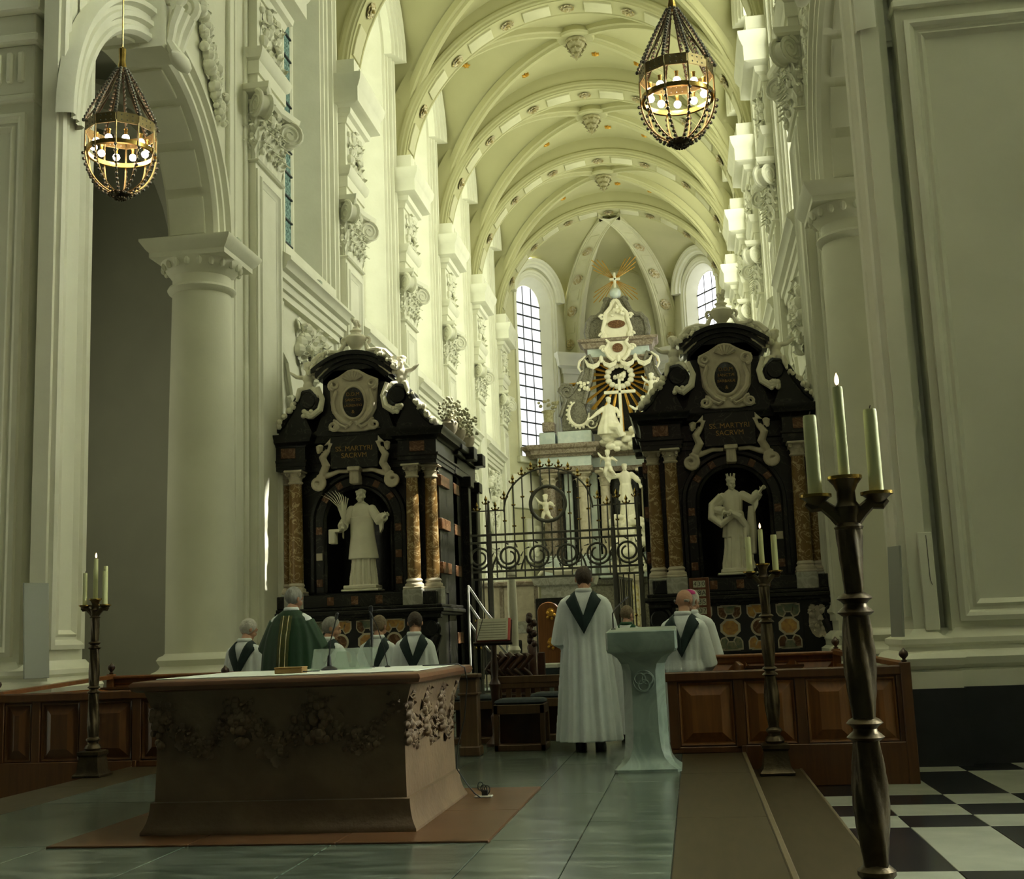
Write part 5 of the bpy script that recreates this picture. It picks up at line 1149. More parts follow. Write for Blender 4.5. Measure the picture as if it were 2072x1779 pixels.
# ------------------------------------------------------------------ chandeliers
def chandelier(cx, cy, label):
    t = thing('chandelier', label, 'chandelier', (cx, cy, 5.19), 0, 'beaded crown chandeliers')
    n = 10; r = .315; zr = .54
    MB().lathe([(.035, 1.22), (.04, 1.25), (.03, 1.3), (.035, 1.42), (.012, 1.44)], n=10).build('hanger_socket', 'brass', t)
    MB().tube([(0, 0, 1.42), (0, 0, 14.52)], .008, 6).build('rod', 'brass', t)
    pts = [(r*cos(2*pi*i/n), r*sin(2*pi*i/n)) for i in range(n)]
    for i in range(n):
        a, b = pts[i], pts[(i+1) % n]; m_ = ((a[0]+b[0])/2, (a[1]+b[1])/2); w = .5*sqrt((a[0]-b[0])**2+(a[1]-b[1])**2)
        T = TM((m_[0], m_[1], zr+.03), (0, 0, atan2(b[1]-a[1], b[0]-a[0])))
        mb = MB(); mb.box(-w*.98, w*.98, -.004, .004, 0, .10, .003, T); mb.build('crown_plate', 'dbrass', t)
        mb = MB()
        for xx in (-.5, 0, .5):
            for zz in (.028, .074): mb.ell((xx*w, 0, zz), (.009, .009, .009), 6, 4, T)
        tag(mb.build('plate_boss', 'glassbead', t, 0), kind='stuff')
        c = empty('bead_chain', parent=t); mb = MB(); P0 = Vector((a[0], a[1], zr+.13)); P1 = Vector((.02*cos(2*pi*i/n), .02*sin(2*pi*i/n), 1.24))
        mb.tube([P0, P0.lerp(P1, .5)+Vector((-P0.x*.1, -P0.y*.1, -.0)), P1], .006, 5); mb.tube([P0*1.0-Vector((a[0], a[1], 0))*.06, P1], .0035, 4); mb.build('chain_rod', 'bronze', c)
        mb = MB()
        for j in range(17):
            q = P0.lerp(P1, j/17); o_ = Vector((a[0], a[1], 0)).normalized()*(.016+.012*sin(pi*j/17)); q = q+o_; mb.ell(q, .018, 6, 5)
        tag(mb.build('chain_bead', 'glassbead', c, 60), kind='stuff')
        rb = empty('basket_rib', parent=t); mb = MB(); A = [(r*cos(x)*cos(2*pi*i/n), r*cos(x)*sin(2*pi*i/n), zr-.13-.40*sin(x)) for x in [pi/2*k/12 for k in range(12)]]
        mb.tube([(a[0], a[1], zr+.05)]+A, .009, 6); mb.build('rib_rod', 'dbrass', rb)
        mb = MB()
        for k in range(1, 11, 1): q = Vector(A[k]); o_ = Vector((q.x, q.y, (q.z-.45)*.6)).normalized(); mb.ell(q+o_*.02, .016, 6, 5)
        tag(mb.build('rib_bead', 'glassbead', rb, 60), kind='stuff')
        bu = empty('bulb', parent=t); bc = (.80*m_[0], .80*m_[1], zr-.085)
        MB().ell(bc, .033, 10, 8).build('lit_globe', 'bulb', bu, 60)
        MB().lathe([(.014, .02), (.014, .07), (.02, .08)], bc, 8).build('bulb_holder', 'brass', bu)
    mb = MB(); ringlathe(mb, [(r*.99, -.005), (r*.99, .035), (r*.90, .035), (r*.90, -.005)], (0, 0, zr-.155), 40); mb.build('lower_ring', 'brass', t)
    mb = MB(); mb.lathe([(.0, -.05), (.03, -.03), (.07, 0), (.09, .02), (.0, .03)], n=14)
    for j in range(14): a = 2*pi*j/14; mb.ell((.10*cos(a), .10*sin(a), .0), .013, 6, 5); mb.ell((.05*cos(a), .05*sin(a), -.035), .011, 6, 5)
    mb.build('bottom_finial', 'bronze', t)
    l = D.lights.new('bulb_glow', 'POINT'); l.energy = 16; l.color = (1, .62, .34); l.shadow_soft_size = .2
    lo = D.objects.new('bulb_glow', l); COL.objects.link(lo); lo.parent = t; lo.location = (0, 0, zr-.1)
chandelier(-4.92, 9.9, 'lit brass bead chandelier hanging before the left arcade arch')
chandelier(.135, 9.9, 'lit brass bead chandelier hanging high before the choir vault')
# ------------------------------------------------------------------ sanctuary furniture
# red marble slab under the altar
for i in range(3):
    for j in range(2):
        MB().box(-3.74+i*.857+.001, -3.74+(i+1)*.857-.001, 6.73+j*1.155+.001, 6.73+(j+1)*1.155-.001, -.02, .012, .004).build('red_slab', 'redslab', fl, 0)

# free-standing altar
AC = (-2.485, 7.86)
al = thing('altar', 'square reddish stone altar with carved garlands and flared foot', 'altar', (AC[0], AC[1], .012))
def sq(h, z, c=.0): return [(x*h, y*h*.955, z) for x, y in ((-1, -1), (1, -1), (1, 1), (-1, 1))]
mb = MB(); 
mb.loft([sq(h, z) for h, z in ((.84, .0), (.84, .015), (.825, .04), (.812, .07), (.802, .11), (.796, .16), (.796, .18), (.775, .185), (.770, .35), (.768, .5), (.775, .62), (.79, .72), (.815, .80), (.83, .84))]); mb.build('body', 'altarstone', al, 30)
mb = MB(); mb.loft([sq(h, z) for h, z in ((.80, .83), (.86, .835), (.885, .845), (.896, .868), (.89, .888), (.875, .898), (.82, .90))]); mb.build('top_slab', 'altartop', al, 40)
def swag_side(nm_, T, w, nsw, seed):
    rr = random.Random(seed)
    for k in range(nsw):
        mb = MB(); c = -w+w*(2*k+1)/nsw; hw = w/nsw
        for i in range(120):
            t = rr.uniform(-1, 1); z = .78-.30*(1-t*t)+rr.gauss(0, .035)+.02; zz = min(z, .80); q = rr.uniform(.014, .034)
            y = -.765-.03*max(0, (zz-.62)/.2)
            if rr.random() < .5: mb.ell((c+hw*t, y*.955-.002, zz), (q, q*.8, q), 6, 4, T)
            else: leaf(mb, (c+hw*t, y*.955-.005, zz), (cos(i), 0, sin(i)), (0, -1, 0), q*2.6, q*1.8, .6, T)
        for i in range(26):
            zz = rr.uniform(.5, .82); mb.ell((c-hw+rr.gauss(0, .03), -.772*.955-.015, zz), rr.uniform(.02, .04), 6, 4, T)
        mb.build(nm_, 'altarstone', al, 45)
swag_side('carved_garland', None, .74, 3, 3)
swag_side('carved_garland', Matrix.Rotation(pi/2, 4, 'Z') @ Matrix.Translation((0, -.035, 0)), .70, 3, 5)
mb = MB(); nx = 60; Z = .0
def edge(t): return .012*sin(t*37)+.008*sin(t*83+1)
front = [(-.84+1.64*i/nx, -.60+edge(i/nx)*.6) for i in range(nx+1)]; right = [(.80+edge(i/nx+2)*.5, -.60+1.30*i/nx) for i in range(nx+1)]
back = [(.80-1.64*i/nx, .70+edge(i/nx+4)*.5) for i in range(nx+1)]; left = [(-.84+edge(i/nx+6)*.5, .70-1.30*i/nx) for i in range(nx+1)]
ring = front+right[1:]+back[1:]+left[1:-1]
mb.loft([[(x, y, 0) for x, y in ring], [(x, y, .004) for x, y in ring], [(x*.985, y*.985, .006) for x, y in ring]])
cl = mb.build('altar_cloth', 'linen', None, 0, (AC[0], AC[1], .913)); tag(cl, 'white linen altar cloth with lace edge on the stone altar', 'cloth')
TOP = .919
bxo = thing('missal_box', 'small flat orange-brown box lying on the altar cloth', 'box', (-2.55, 7.55, TOP), .02)
MB().box(-.09, .09, -.06, .06, 0, .032, .004).build('box_body', 'gold_box', bxo); MB().box(-.092, .092, -.062, .062, .032, .04, .003).build('box_lid', 'gold_box', bxo)
ks = thing('spectacles', 'dark folded spectacles lying on the altar cloth beside the flat box', 'spectacles', (-2.40, 7.5, TOP+.002), .3)
for sg in (-1, 1): MB().tube([(sg*.03+.022*cos(a), .016*sin(a), .008) for a in [2*pi*i/14 for i in range(14)]], .003, 5, closed=True).build('lens_rim', 'plasticblack', ks); MB().tube([(sg*.05, 0, .008), (sg*.045, .05, .006), (-sg*.03, .06, .006)], .0025, 5).build('temple_arm', 'plasticblack', ks)
ac = thing('bookstand', 'clear acrylic bookstand on the altar cloth', 'bookstand', (-2.39, 8.15, TOP))
MB().loft([[(x, y, z) for x, y, z in ((-.215, -.02, .0), (.215, -.02, .0), (.23, .10, .14), (-.23, .10, .14))], [(x, y+.008, z+.002) for x, y, z in ((-.215, -.02, .0), (.215, -.02, .0), (.23, .10, .14), (-.23, .10, .14))]]).build('tilted_plate', 'acrylic', ac, 0)
MB().box(-.215, .215, -.05, -.015, 0, .012, .003).build('lower_lip', 'acrylic', ac); MB().loft([[(x, .10+d, 0) for x, d in ((-.1, 0), (.1, 0), (.1, .006), (-.1, .006))], [(x, .09+d, .12) for x, d in ((-.06, 0), (.06, 0), (.06, .006), (-.06, .006))]]).build('prop', 'acrylic', ac, 0)
def desk_mic(loc, pts, label, r=.004, base=True, tip=.012):
    t = thing('microphone', label, 'microphone', loc, 0, 'gooseneck microphones')
    if base: MB().lathe([(.055, 0), (.055, .008), (.04, .018), (.016, .028), (.012, .09), (.008, .1)], n=16).build('weighted_base', 'plasticblack', t)
    else: MB().lathe([(.02, 0), (.02, .006), (.01, .012)], n=12).build('mount', 'plasticblack', t)
    MB().tube(pts, r, 6).build('gooseneck', 'plasticblack', t)
    d = (Vector(pts[-1])-Vector(pts[-2])).normalized(); MB().tube([Vector(pts[-1]), Vector(pts[-1])+d*.012, Vector(pts[-1])+d*.045, Vector(pts[-1])+d*.052], [.006, tip, tip, .006], 8).build('capsule', 'plasticblack', t)
    return t
desk_mic((-2.45, 8.05, TOP), [(0, 0, .09), (.012, 0, .2), (.035, .01, .29), (.05, .0, .335)], 'black desk microphone with flared foot leaning on the altar')
desk_mic((-2.245, 8.40, TOP), [(0, 0, .01), (0, 0, .25), (-.002, .0, .38)], 'thick straight black microphone standing upright on the altar', .010, False, .016)
desk_mic((-2.13, 8.38, TOP), [(0, 0, .01), (-.02, 0, .12), (-.075, 0, .30), (-.10, 0, .345)], 'thin black gooseneck microphone leaning left on the altar', .003, False, .007)
mb = MB(); mb.tube([(-1.84, 8.2, .925), (-1.70, 8.26, .924), (-1.615, 8.3, .925), (-1.575, 8.33, .90), (-1.565, 8.36, .80), (-1.60, 8.4, .55), (-1.655, 8.4, .36), (-1.665, 8.4, .22), (-1.60, 8.40, .12), (-1.55, 8.42, .05), (-1.52, 8.46, .018), (-1.48, 8.5, .018)], .0045, 6)
cb = mb.build('cable', 'plasticblack', None); tag(cb, 'thin black cable trailing down the lit end of the altar', 'cable')
pg = thing('floor_socket', 'small metal floor socket with looped cable beside the altar foot', 'socket', (-1.5, 8.5, .012))
MB().box(-.06, .06, -.04, .04, 0, .012, .003).build('metal_plate', 'greym', pg)
mb = MB()
for c in ((-.02, 0, .075), (.0, .01, .055), (.025, .0, .05)): mb.tube([(c[0]+.02*cos(a), c[1], c[2]+.028*sin(a)) for a in [2*pi*i/14 for i in range(14)]], .004, 5, closed=True)
mb.box(-.012, .03, -.012, .012, .01, .05, .004); mb.build('looped_plug', 'plasticblack', pg)

# ambo
am = thing('ambo', 'pale green marble ambo with flared foot and head', 'lectern', (-.425, 10.15, 0))
def oct_(h, c, z): return [(-h+c, -h, z), (h-c, -h, z), (h, -h+c, z), (h, h-c, z), (h-c, h, z), (-h+c, h, z), (-h, h-c, z), (-h, -h+c, z)]
mb = MB(); mb.loft([oct_(h, c, z) for h, c, z in ((.265, .03, 0), (.265, .03, .02), (.245, .035, .035), (.215, .045, .065), (.19, .055, .11), (.178, .065, .18), (.172, .07, .3), (.168, .07, .6), (.168, .07, .80), (.178, .065, .86), (.205, .05, .91), (.245, .035, .945), (.262, .03, .955))]); mb.build('shaft', 'ambo', am, 25)
mb = MB(); mb.loft([oct_(.272, .02, .955), oct_(.282, .015, .98), [(x, y, z-(.02 if y < 0 else -.01)) for x, y, z in oct_(.282, .015, 1.14)], [(x, y, z-(.02 if y < 0 else -.01)) for x, y, z in oct_(.27, .015, 1.15)]]); mb.build('reading_top', 'ambo', am, 25)
mb = MB(); 
for k in range(3): mb.tube([(.035*cos(2*pi*k/3+.5)+.045*cos(a), -.176, .72+.035*sin(2*pi*k/3+.5)+.045*sin(a)) for a in [2*pi*i/20 for i in range(20)]], .008, 5, closed=True)
mb.tube([(.085*cos(a), -.176, .72+.085*sin(a)) for a in [2*pi*i/28 for i in range(28)]], .007, 5, closed=True); mb.build('carved_emblem', 'ambo', am, 40); am.scale = (1, 1, .978)
desk_mic((-.655, 10.1, 1.122), [(0, 0, .01), (0, 0, .13), (.03, .05, .18), (.10, .15, .245)], 'black gooseneck microphone on the marble ambo', .006, False, .011)

# candlesticks
def candlestick(loc, label, sc=1.0, arms=((-1, 0), (1, 0)), rz=0.0):
    t = thing('candlestick', label, 'candlestick', loc, rz, 'twisted bronze standing candlesticks'); t.scale = (sc,)*3
    mb = MB(); mb.box(-.15, .15, -.15, .15, 0, .03, .008); mb.loft([[(x*h, y*h, z) for x, y in ((-1, -1), (1, -1), (1, 1), (-1, 1))] for z, h in ((.03, .14), (.06, .115), (.20, .10), (.22, .115), (.25, .115), (.26, .09))]); mb.build('base', 'bronze', t)
    mb = MB(); mb.lathe([(.07, .25), (.085, .28), (.07, .31), (.05, .325), (.05, .34), (.068, .36), (.068, .375), (.045, .395)], n=24); mb.build('foot_moulding', 'bronze', t)
    for nm_, z0, z1, prf in (('lower_shaft', .39, .84, lambda u: .046+.012*sin(pi*u)), ('middle_shaft', .90, 1.29, lambda u: .042+.010*sin(pi*u*.9)), ('upper_shaft', 1.33, 1.60, lambda u: .036+.008*(u))):
        mb = MB(); L = []
        for i in range(25):
            u = i/24; z = z0+(z1-z0)*u
            L.append([(prf(u)*(1+.15*sin(4*a+13*z)**3)*cos(a), prf(u)*(1+.15*sin(4*a+13*z)**3)*sin(a), z) for a in [2*pi*j/30 for j in range(30)]])
        mb.loft(L); mb.build(nm_, 'bronze', t, 60)
    for nm_, zc in (('collar', .84), ('collar', 1.29)):
        mb = MB(); mb.lathe([(.04, -.02), (.055, -.01), (.068, .0), (.055, .012), (.045, .02), (.042, .03), (.05, .04), (.066, .05), (.055, .062), (.04, .07)], (0, 0, zc), 24); mb.build(nm_, 'bronze', t)
    MB().lathe([(.05, 1.595), (.055, 1.605), (.04, 1.62), (.045, 1.66), (.05, 1.68), (.036, 1.70), (.034, 1.74), (.045, 1.765), (.062, 1.785)], n=20).build('head_cup', 'bronze', t)
    MB().lathe([(.060, 1.783), (.064, 1.786), (.064, 1.797), (.058, 1.797), (.055, 1.790)], n=24).build('drip_pan', 'brass', t)
    for ax, ay in arms:
        d = Vector((ax, ay, 0)).normalized(); q = .112; a = empty('arm', parent=t)
        mb = MB(); mb.tube([d*.02+Vector((0, 0, 1.63)), d*.05+Vector((0, 0, 1.66)), d*.085+Vector((0, 0, 1.69)), d*q+Vector((0, 0, 1.705))], [.032, .026, .022, .024], 8); mb.tube([d*.08+Vector((0, 0, 1.69)), d*.13+Vector((0, 0, 1.685)), d*.15+Vector((0, 0, 1.70))], [.02, .02, .008], 7)
        mb.lathe([(.02, 1.69), (.04, 1.71), (.055, 1.722)], (d.x*q, d.y*q, 0), 16); mb.build('branch', 'bronze', a)
        MB().lathe([(.054, 1.72), (.060, 1.722), (.060, 1.733), (.054, 1.733), (.05, 1.727)], (d.x*q, d.y*q, 0), 20).build('drip_pan', 'brass', a)
    return t
def candle(base, h, r, label, lit=False, group=None, tilt=(0, 0)):
    t = thing('candle', label, 'candle', base, 0, group)
    mb = MB(); mb.lathe([(r*1.02, 0), (r, h*.5), (r*.97, h-.012), (r*.88, h-.002), (r*.6, h-.004 if not lit else h-.012), (.003, h-.005)], n=20); mb.build('wax_body', 'wax', t, 50)
    MB().tube([(0, 0, h-.01), (.001, 0, h+.006), (.004, 0, h+.014)], .0022, 5).build('wick', 'wick', t)
    if lit: MB().lathe([(.0, h+.004), (.006, h+.010), (.0085, h+.020), (.0075, h+.032), (.004, h+.045), (.0, h+.054)], n=10).build('flame', 'flame', t, 60)
    t.rotation_euler = (tilt[0], tilt[1], 0)
    return t
CB = (.595, 4.66, -.15); CM = (.63, 10.9, -.15); CLF = (-5.40, 10.5, 0)
candlestick(CB, 'large twisted bronze candlestick standing nearest, on the right step'); candlestick(CM, 'twisted bronze candlestick standing before the right wooden pew')
candlestick(CLF, 'twisted bronze candlestick with four arms before the left wooden pew', .88, ((-1, -.1), (1, -.2), (-.5, .9), (.55, .8)))
for (c, who) in ((CB, 'nearest'), (CM, 'middle')):
    z = c[2]
    candle((c[0]-.112, c[1], z+1.728), .31, .026 if who == 'nearest' else .027, 'unlit cream candle on the left arm of the %s candlestick' % ('large nearest' if who == 'nearest' else 'pew-side'), False, 'altar candles')
    candle((c[0], c[1], z+1.792), .35 if who == 'nearest' else .31, .020 if who == 'nearest' else .022, 'lit cream candle on top of the %s candlestick' % ('large nearest' if who == 'nearest' else 'pew-side'), True, 'altar candles')
    candle((c[0]+.112, c[1], z+1.728), .32, .026 if who == 'nearest' else .027, 'unlit cream candle on the right arm of the %s candlestick' % ('large nearest' if who == 'nearest' else 'pew-side'), False, 'altar candles')
for i, ((ax, ay), h, lit, lb) in enumerate((((-1, -.1), .30, False, 'unlit candle farthest left on the left candlestick'), ((1, -.2), .31, False, 'unlit candle farthest right on the left candlestick'), ((-.5, .9), .34, False, 'short unlit candle beside the flame on the left candlestick'), ((.55, .8), .36, False, 'unlit candle second from the right on the left candlestick'), ((0, 0), .37, True, 'lit candle in the middle of the left candlestick'))):
    d = Vector((ax, ay, 0)); d = d.normalized()*.112*.88 if d.length else d
    candle((CLF[0]+d.x, CLF[1]+d.y, CLF[2]+(1.792 if lit else 1.728)*.88), h, .020, lb, lit, 'altar candles')

# wooden pews either side
def raised(mb, x0, x1, z0, z1, y): mb.frame(x0, x1, z0, z1, [(0, y), (0, y-.012), (.012, y-.006), (.02, y+.006), (.024, y+.006), (.11, y-.036), (.115, y-.036)])
def finial(p, parent, nm_='finial'):
    MB().lathe([(.02, 0), (.028, .01), (.014, .022), (.016, .03), (.036, .05), (.042, .07), (.036, .09), (.018, .105), (.006, .12), (.0, .125)], p, 14).build(nm_, 'darkwood', parent)
def pew(s, label):
    t = thing('pew_enclosure', label, 'pew', (-2.5, 11.3, 0), 0, 'oak pew enclosures'); 
    def bx(name, x0, x1, y0, y1, z0, z1, m='wood', c=.006): return MB().box(s*x0, s*x1, y0, y1, z0, z1, c).build(name, m, t, 35)
    bx('front_board', 2.23, 4.36, .02, .05, -.02, .70)
    bx('top_rail', 2.20, 4.30, -.03, .075, .635, .72, c=.012); bx('bottom_rail', 2.23, 2.90, -.012, .03, .0, .055); bx('base_board', 2.90, 4.36, -.03, .05, -.30, .06); bx('base_board', 2.86, 3.0, -.02, .05, -.16, .06)
    for x in (2.23, 2.82, 3.36, 3.86, 4.24): bx('stile', x, x+.09, -.012, .03, .03, .64)
    for x0, x1 in ((2.33, 2.81), (2.92, 3.35), (3.46, 3.85), (3.96, 4.23)):
        mb = MB(); a, b = sorted((s*x0, s*x1)); raised(mb, a, b, .07, .62, .012); mb.build('raised_panel', 'wood2' if s > 0 else 'wood', t, 20)
    bx('end_post', 4.28, 4.37, -.045, .045, -.3, .745); finial((s*4.325, 0, .745), t)
    bx('back_board', 2.3, 3.92, 1.58, 1.61, -.02, .81, 'wood2'); bx('back_rail', 2.3, 3.95, 1.54, 1.64, .79, .83, 'wood2', .012)
    for x0, x1 in ((2.4, 2.9), (3.0, 3.45), (3.5, 3.9)):
        mb = MB(); a, b = sorted((s*x0, s*x1)); raised(mb, a, b, .15, .75, 1.575); mb.build('back_panel', 'wood2', t, 20)
    bx('back_post', 3.88, 3.96, 1.54, 1.62, -.3, .85, 'wood2'); finial((s*3.92, 1.58, .85), t)
    mb = MB(); mb.loft([[(s*x, y, z) for x, y in ((3.90, 1.58), (3.94, 1.6), (4.36, .04), (4.31, .02))] for z in (-.3, .70)]); mb.loft([[(s*3.87, 1.58, .80), (s*3.96, 1.6, .80), (s*3.96, 1.6, .84), (s*3.87, 1.58, .84)], [(s*4.28, .02, .70), (s*4.38, .02, .70), (s*4.38, .02, .74), (s*4.28, .02, .74)]]); mb.build('sloping_side', 'wood2', t, 20)
    mb = MB(); mb.box(s*2.9, s*2.94, .3, 1.55, 0, .76, .006); mb.build('divider', 'wood2', t); mb = MB(); mb.box(s*2.96, s*3.85, 1.1, 1.55, .38, .43, .01); mb.build('seat_board', 'wood2', t)
    mb = MB(); mb.loft([[(s*2.96, y, z) for y, z in ((.5, .74), (.9, .70), (.9, .68), (.5, .72))], [(s*3.5, y, z) for y, z in ((.5, .74), (.9, .70), (.9, .68), (.5, .72))]]); mb.build('book_ledge', 'wood', t, 0)
    return t
pew(1, 'orange oak panelled pew enclosure right of the marble ambo'); pew(-1, 'dark oak panelled pew enclosure left of the stone altar')
f_ = thing('prayer_desk', 'low oak desk with round finial behind the altar left end', 'desk', (-4.5, 11.5, 0))
MB().box(-.30, .1, 0, .04, 0, .76, .008).build('front_board', 'wood', f_); MB().box(-.32, .12, -.02, .06, .76, .80, .008).build('top_rail', 'wood', f_); finial((-.06, .02, .80), f_)
# boards leaning against the piers
for lb, loc, w, h, rz, m in (('grey board leaning against the left pier foot', (-7.05, 12.42, .84), .30, 1.03, radians(62), 'greypaint'), ('dark grey board leaning by the right column', (2.0, 12.62, .95), .20, .90, radians(-64), 'greypaint')):
    o = MB().box(-w/2, w/2, -.012, .012, 0, h, .003).build('leaning_board', m, None, 0, loc); o.rotation_euler = (radians(-3), 0, rz); tag(o, lb, 'board')
eb = thing('cable_box', 'slim white wall box with hanging wire on the right pier', 'box', (2.36, 12.74, 1.0)); MB().box(-.07, .07, -.035, .01, 0, .98, .006).build('box_body', 'trim', eb); MB().tube([(.01, -.04, .95), (.015, -.04, .5), (.03, -.045, .45)], .003, 5).build('wire', 'plasticblack', eb)

# stools, post, music stand, choir odds and ends
def stool(loc, label, w=.25, h=.44, rz=0, m='brownwood'):
    t = thing('stool', label, 'stool', loc, rz, 'cushioned oak stools')
    for x in (-1, 1):
        for y in (-1, 1): MB().box(x*w-(.045 if x > 0 else 0), x*w+(.045 if x < 0 else 0), y*.2-(.045 if y > 0 else 0), y*.2+(.045 if y < 0 else 0), 0, h, .005).build('leg', m, t)
    MB().box(-w, w, -.2, -.17, h-.09, h, .005).box(-w, w, .17, .2, h-.09, h, .005).box(-w, -w+.03, -.2, .2, h-.09, h, .005).box(w-.03, w, -.2, .2, h-.09, h, .005).build('seat_frame', m, t)
    MB().box(-w+.03, w-.03, -.0, .18, .03, h-.08, .004).build('back_panel', 'darkwood', t); MB().box(-w, w, -.2, .2, 0.0, .06, .005).build('foot_rail', m, t)
    mb = MB(); mb.loft([[(x*(w-i), y*(.2-i), z) for x, y in ((-1, -.8), (-.8, -1), (.8, -1), (1, -.8), (1, .8), (.8, 1), (-.8, 1), (-1, .8))] for z, i in ((h, .02), (h+.02, .005), (h+.04, .015), (h+.052, .05), (h+.056, .1))]); mb.build('cushion', 'cushion', t, 50)
    return t
stool((-1.73, 12.1, 0), 'brown oak box stool with dark cushion beside the standing man'); stool((-1.52, 13.2, 0), 'dark cushioned stool half hidden behind the box stool'); stool((-2.35, 13.0, 0), 'dark cushioned stool behind the oak post near the altar')
ps = thing('oak_post', 'square oak post at the right end of the altar', 'post', (-2.15, 11.6, 0)); MB().box(-.085, .085, -.085, .085, 0, .73, .008).build('shaft', 'brownwood', ps); MB().box(-.10, .10, -.10, .10, .56, .585, .006).build('moulding', 'brownwood', ps); MB().box(-.105, .105, -.105, .105, .72, .76, .01).build('cap', 'brownwood', ps); MB().box(-.10, .10, -.10, .10, 0, .09, .01).build('foot', 'brownwood', ps)
ms = thing('music_stand', 'dark carved music lectern beside the oak post', 'lectern', (-2.05, 12.5, 0))
MB().lathe([(.11, 0), (.11, .03), (.06, .08), (.04, .12), (.055, .3), (.03, .34), (.05, .55), (.062, .62), (.03, .68), (.042, .8), (.028, .9), (.03, 1.02)], n=16).build('turned_pole', 'darkwood', ms)
T_ = TM((0, -.02, 1.03), (radians(-24), 0, 0)); MB().box(-.19, .19, -.012, .012, -.01, .26, .004, T_).build('desk_plate', 'darkwood', ms); MB().box(-.20, .20, -.06, .0, -.02, .0, .004, T_).build('book_ledge', 'darkwood', ms)
bk = thing('open_book', 'open red-bound score on the music lectern', 'book', (-2.05, 12.45, 1.05)); T_ = TM((0, -.02, .0), (radians(-24), 0, 0))
MB().box(-.165, .185, -.026, -.013, .0, .25, .003, T_).build('cover', 'redcover', bk); MB().box(-.16, .0, -.035, -.026, .005, .245, .003, T_).build('page_block', 'paper', bk); MB().box(.0, .16, -.035, -.026, .005, .245, .003, T_).build('page_block', 'paper', bk)
for k in range(7): MB().box(-.14, .14, -.037, -.035, .03+.028*k, .034+.028*k, 0, T_).build('staff_line', 'ink', bk, 0)
MB().tube([T_ @ Vector((-.10, -.04, .26)), T_ @ Vector((-.16, -.04, .0))], .004, 5).build('ribbon', 'plasticblack', bk)
# carved choir stall with turned arms
cs = thing('carved_stall', 'dark carved choir stall with turned arms and tall finial', 'choir stall', (-2.1, 13.9, 0))
MB().box(-.25, .35, -.05, .5, 0, .45, .01).build('seat_block', 'darkwood', cs)
for k in range(5):
    mb = MB(); x = -.20+.10*k; mb.tube([(x, -.06+.02*k, .93-.01*k), (x+.06, -.10, .86), (x, -.11, .80), (x-.05, -.09, .74), (x+.02, -.08, .68), (x+.07, -.06, .62)], [.02, .035, .026, .035, .03, .02], 8); mb.build('turned_arm', 'darkwood', cs, 50)
mb = MB(); mb.box(.2, .30, .1, .2, 0, 1.0, .01)
for k in range(12): mb.ell((.24+.035*cos(k*2.1), .15+.03*sin(k*1.7), .88+.04*k), (.04, .04, .045), 7, 5)
mb.build('carved_finial', 'darkwood', cs, 50); MB().box(-.25, .35, .45, .5, .4, .9, .01).build('backrest', 'darkwood', cs)
rl = thing('slatted_rail', 'low brown kneeler rail with pierced slats behind the stools', 'rail', (-1.62, 13.6, 0))
MB().box(-.6, .35, 0, .05, .58, .66, .006).build('top_board', 'brownwood', rl); MB().box(-.6, .35, 0, .05, .0, .36, .006).build('lower_board', 'brownwood', rl); MB().box(-.6, .35, .005, .045, .52, .59, .006).build('upper_board', 'brownwood', rl)
for k in range(9): MB().box(-.6+.108*k, -.6+.108*k+.06, .01, .04, .34, .54, .004).build('slat', 'brownwood', rl)
# things glimpsed beyond the gate
wt = thing('side_table', 'sunlit white clothed table beyond the choir gate', 'table', (-2.62, 20.5, 0)); MB().box(-.35, .35, -.2, .5, .55, .62, .01).build('table_top', 'whitewood', wt); MB().box(-.34, .34, -.19, .49, .3, .55, .01).build('cloth_front', 'cushion', wt)
for x in (-.3, .3):
    for y in (-.15, .45): MB().box(x-.03, x+.03, y-.03, y+.03, 0, .32, .004).build('leg', 'whitewood', wt)
sr = thing('spindle_rail', 'small bright orange spindle rail in front of the white table', 'rail', (-2.75, 18.6, 0)); MB().box(-.28, .24, -.02, .02, .70, .73, .004).box(-.28, .24, -.02, .02, .40, .43, .004).build('rail_bar', 'wood2', sr)
for k in range(7): MB().box(-.27+.08*k, -.245+.08*k, -.012, .012, 0 if k in (0, 6) else .42, .71, .003).build('spindle', 'wood2', sr)
th = thing('throne', 'arched oak throne back with gilded ornaments beyond the gate', 'chair', (-3.08, 26.2, 0))
mb = MB(); mb.prism([(-.24, .45), (.24, .45), (.24, 1.6)]+[(.24*cos(a), 1.6+.2*sin(a)) for a in [pi*i/12 for i in range(1, 12)]]+[(-.24, 1.6)], 0, .06, c=.015); mb.build('back_panel', 'wood2', th)
for z in (1.58, .95):
    mb = MB(); mb.lathe([(.0, -.03), (.09, -.02), (.09, .01)], (0, 0, 0), 14, TM((.05, -.0, z), (pi/2, 0, 0))); 
    for k in range(5): mb.ell((.05+.08*cos(k*1.26), -.02, z-.06+.08*sin(k*1.26)), .035, 6, 4)
    mb.build('gilded_ornament', 'gold', th)
MB().box(-.26, .26, -.45, .05, .40, .48, .01).build('seat', 'darkwood', th)
for x in (-.23, .23):
    for y in (-.42, .0): MB().box(x-.03, x+.03, y-.03, y+.03, 0, .42, .005).build('leg', 'darkwood', th)
bk_ = thing('stall_canopy', 'dark marble monument with grey capital behind the throne', 'monument', (-2.95, 28.5, 0))
MB().box(-.7, .6, 0, .8, 0, 1.95, .02).build('body', 'black', bk_); MB().loft([[(-w, -y, z), (w, -y, z), (w, .9, z), (-w, .9, z)] for z, w, y in ((1.95, .55, .0), (2.2, .55, .02), (2.25, .7, .1), (2.4, .75, .14), (2.45, .75, .14))]).build('capital', 'greym', bk_)
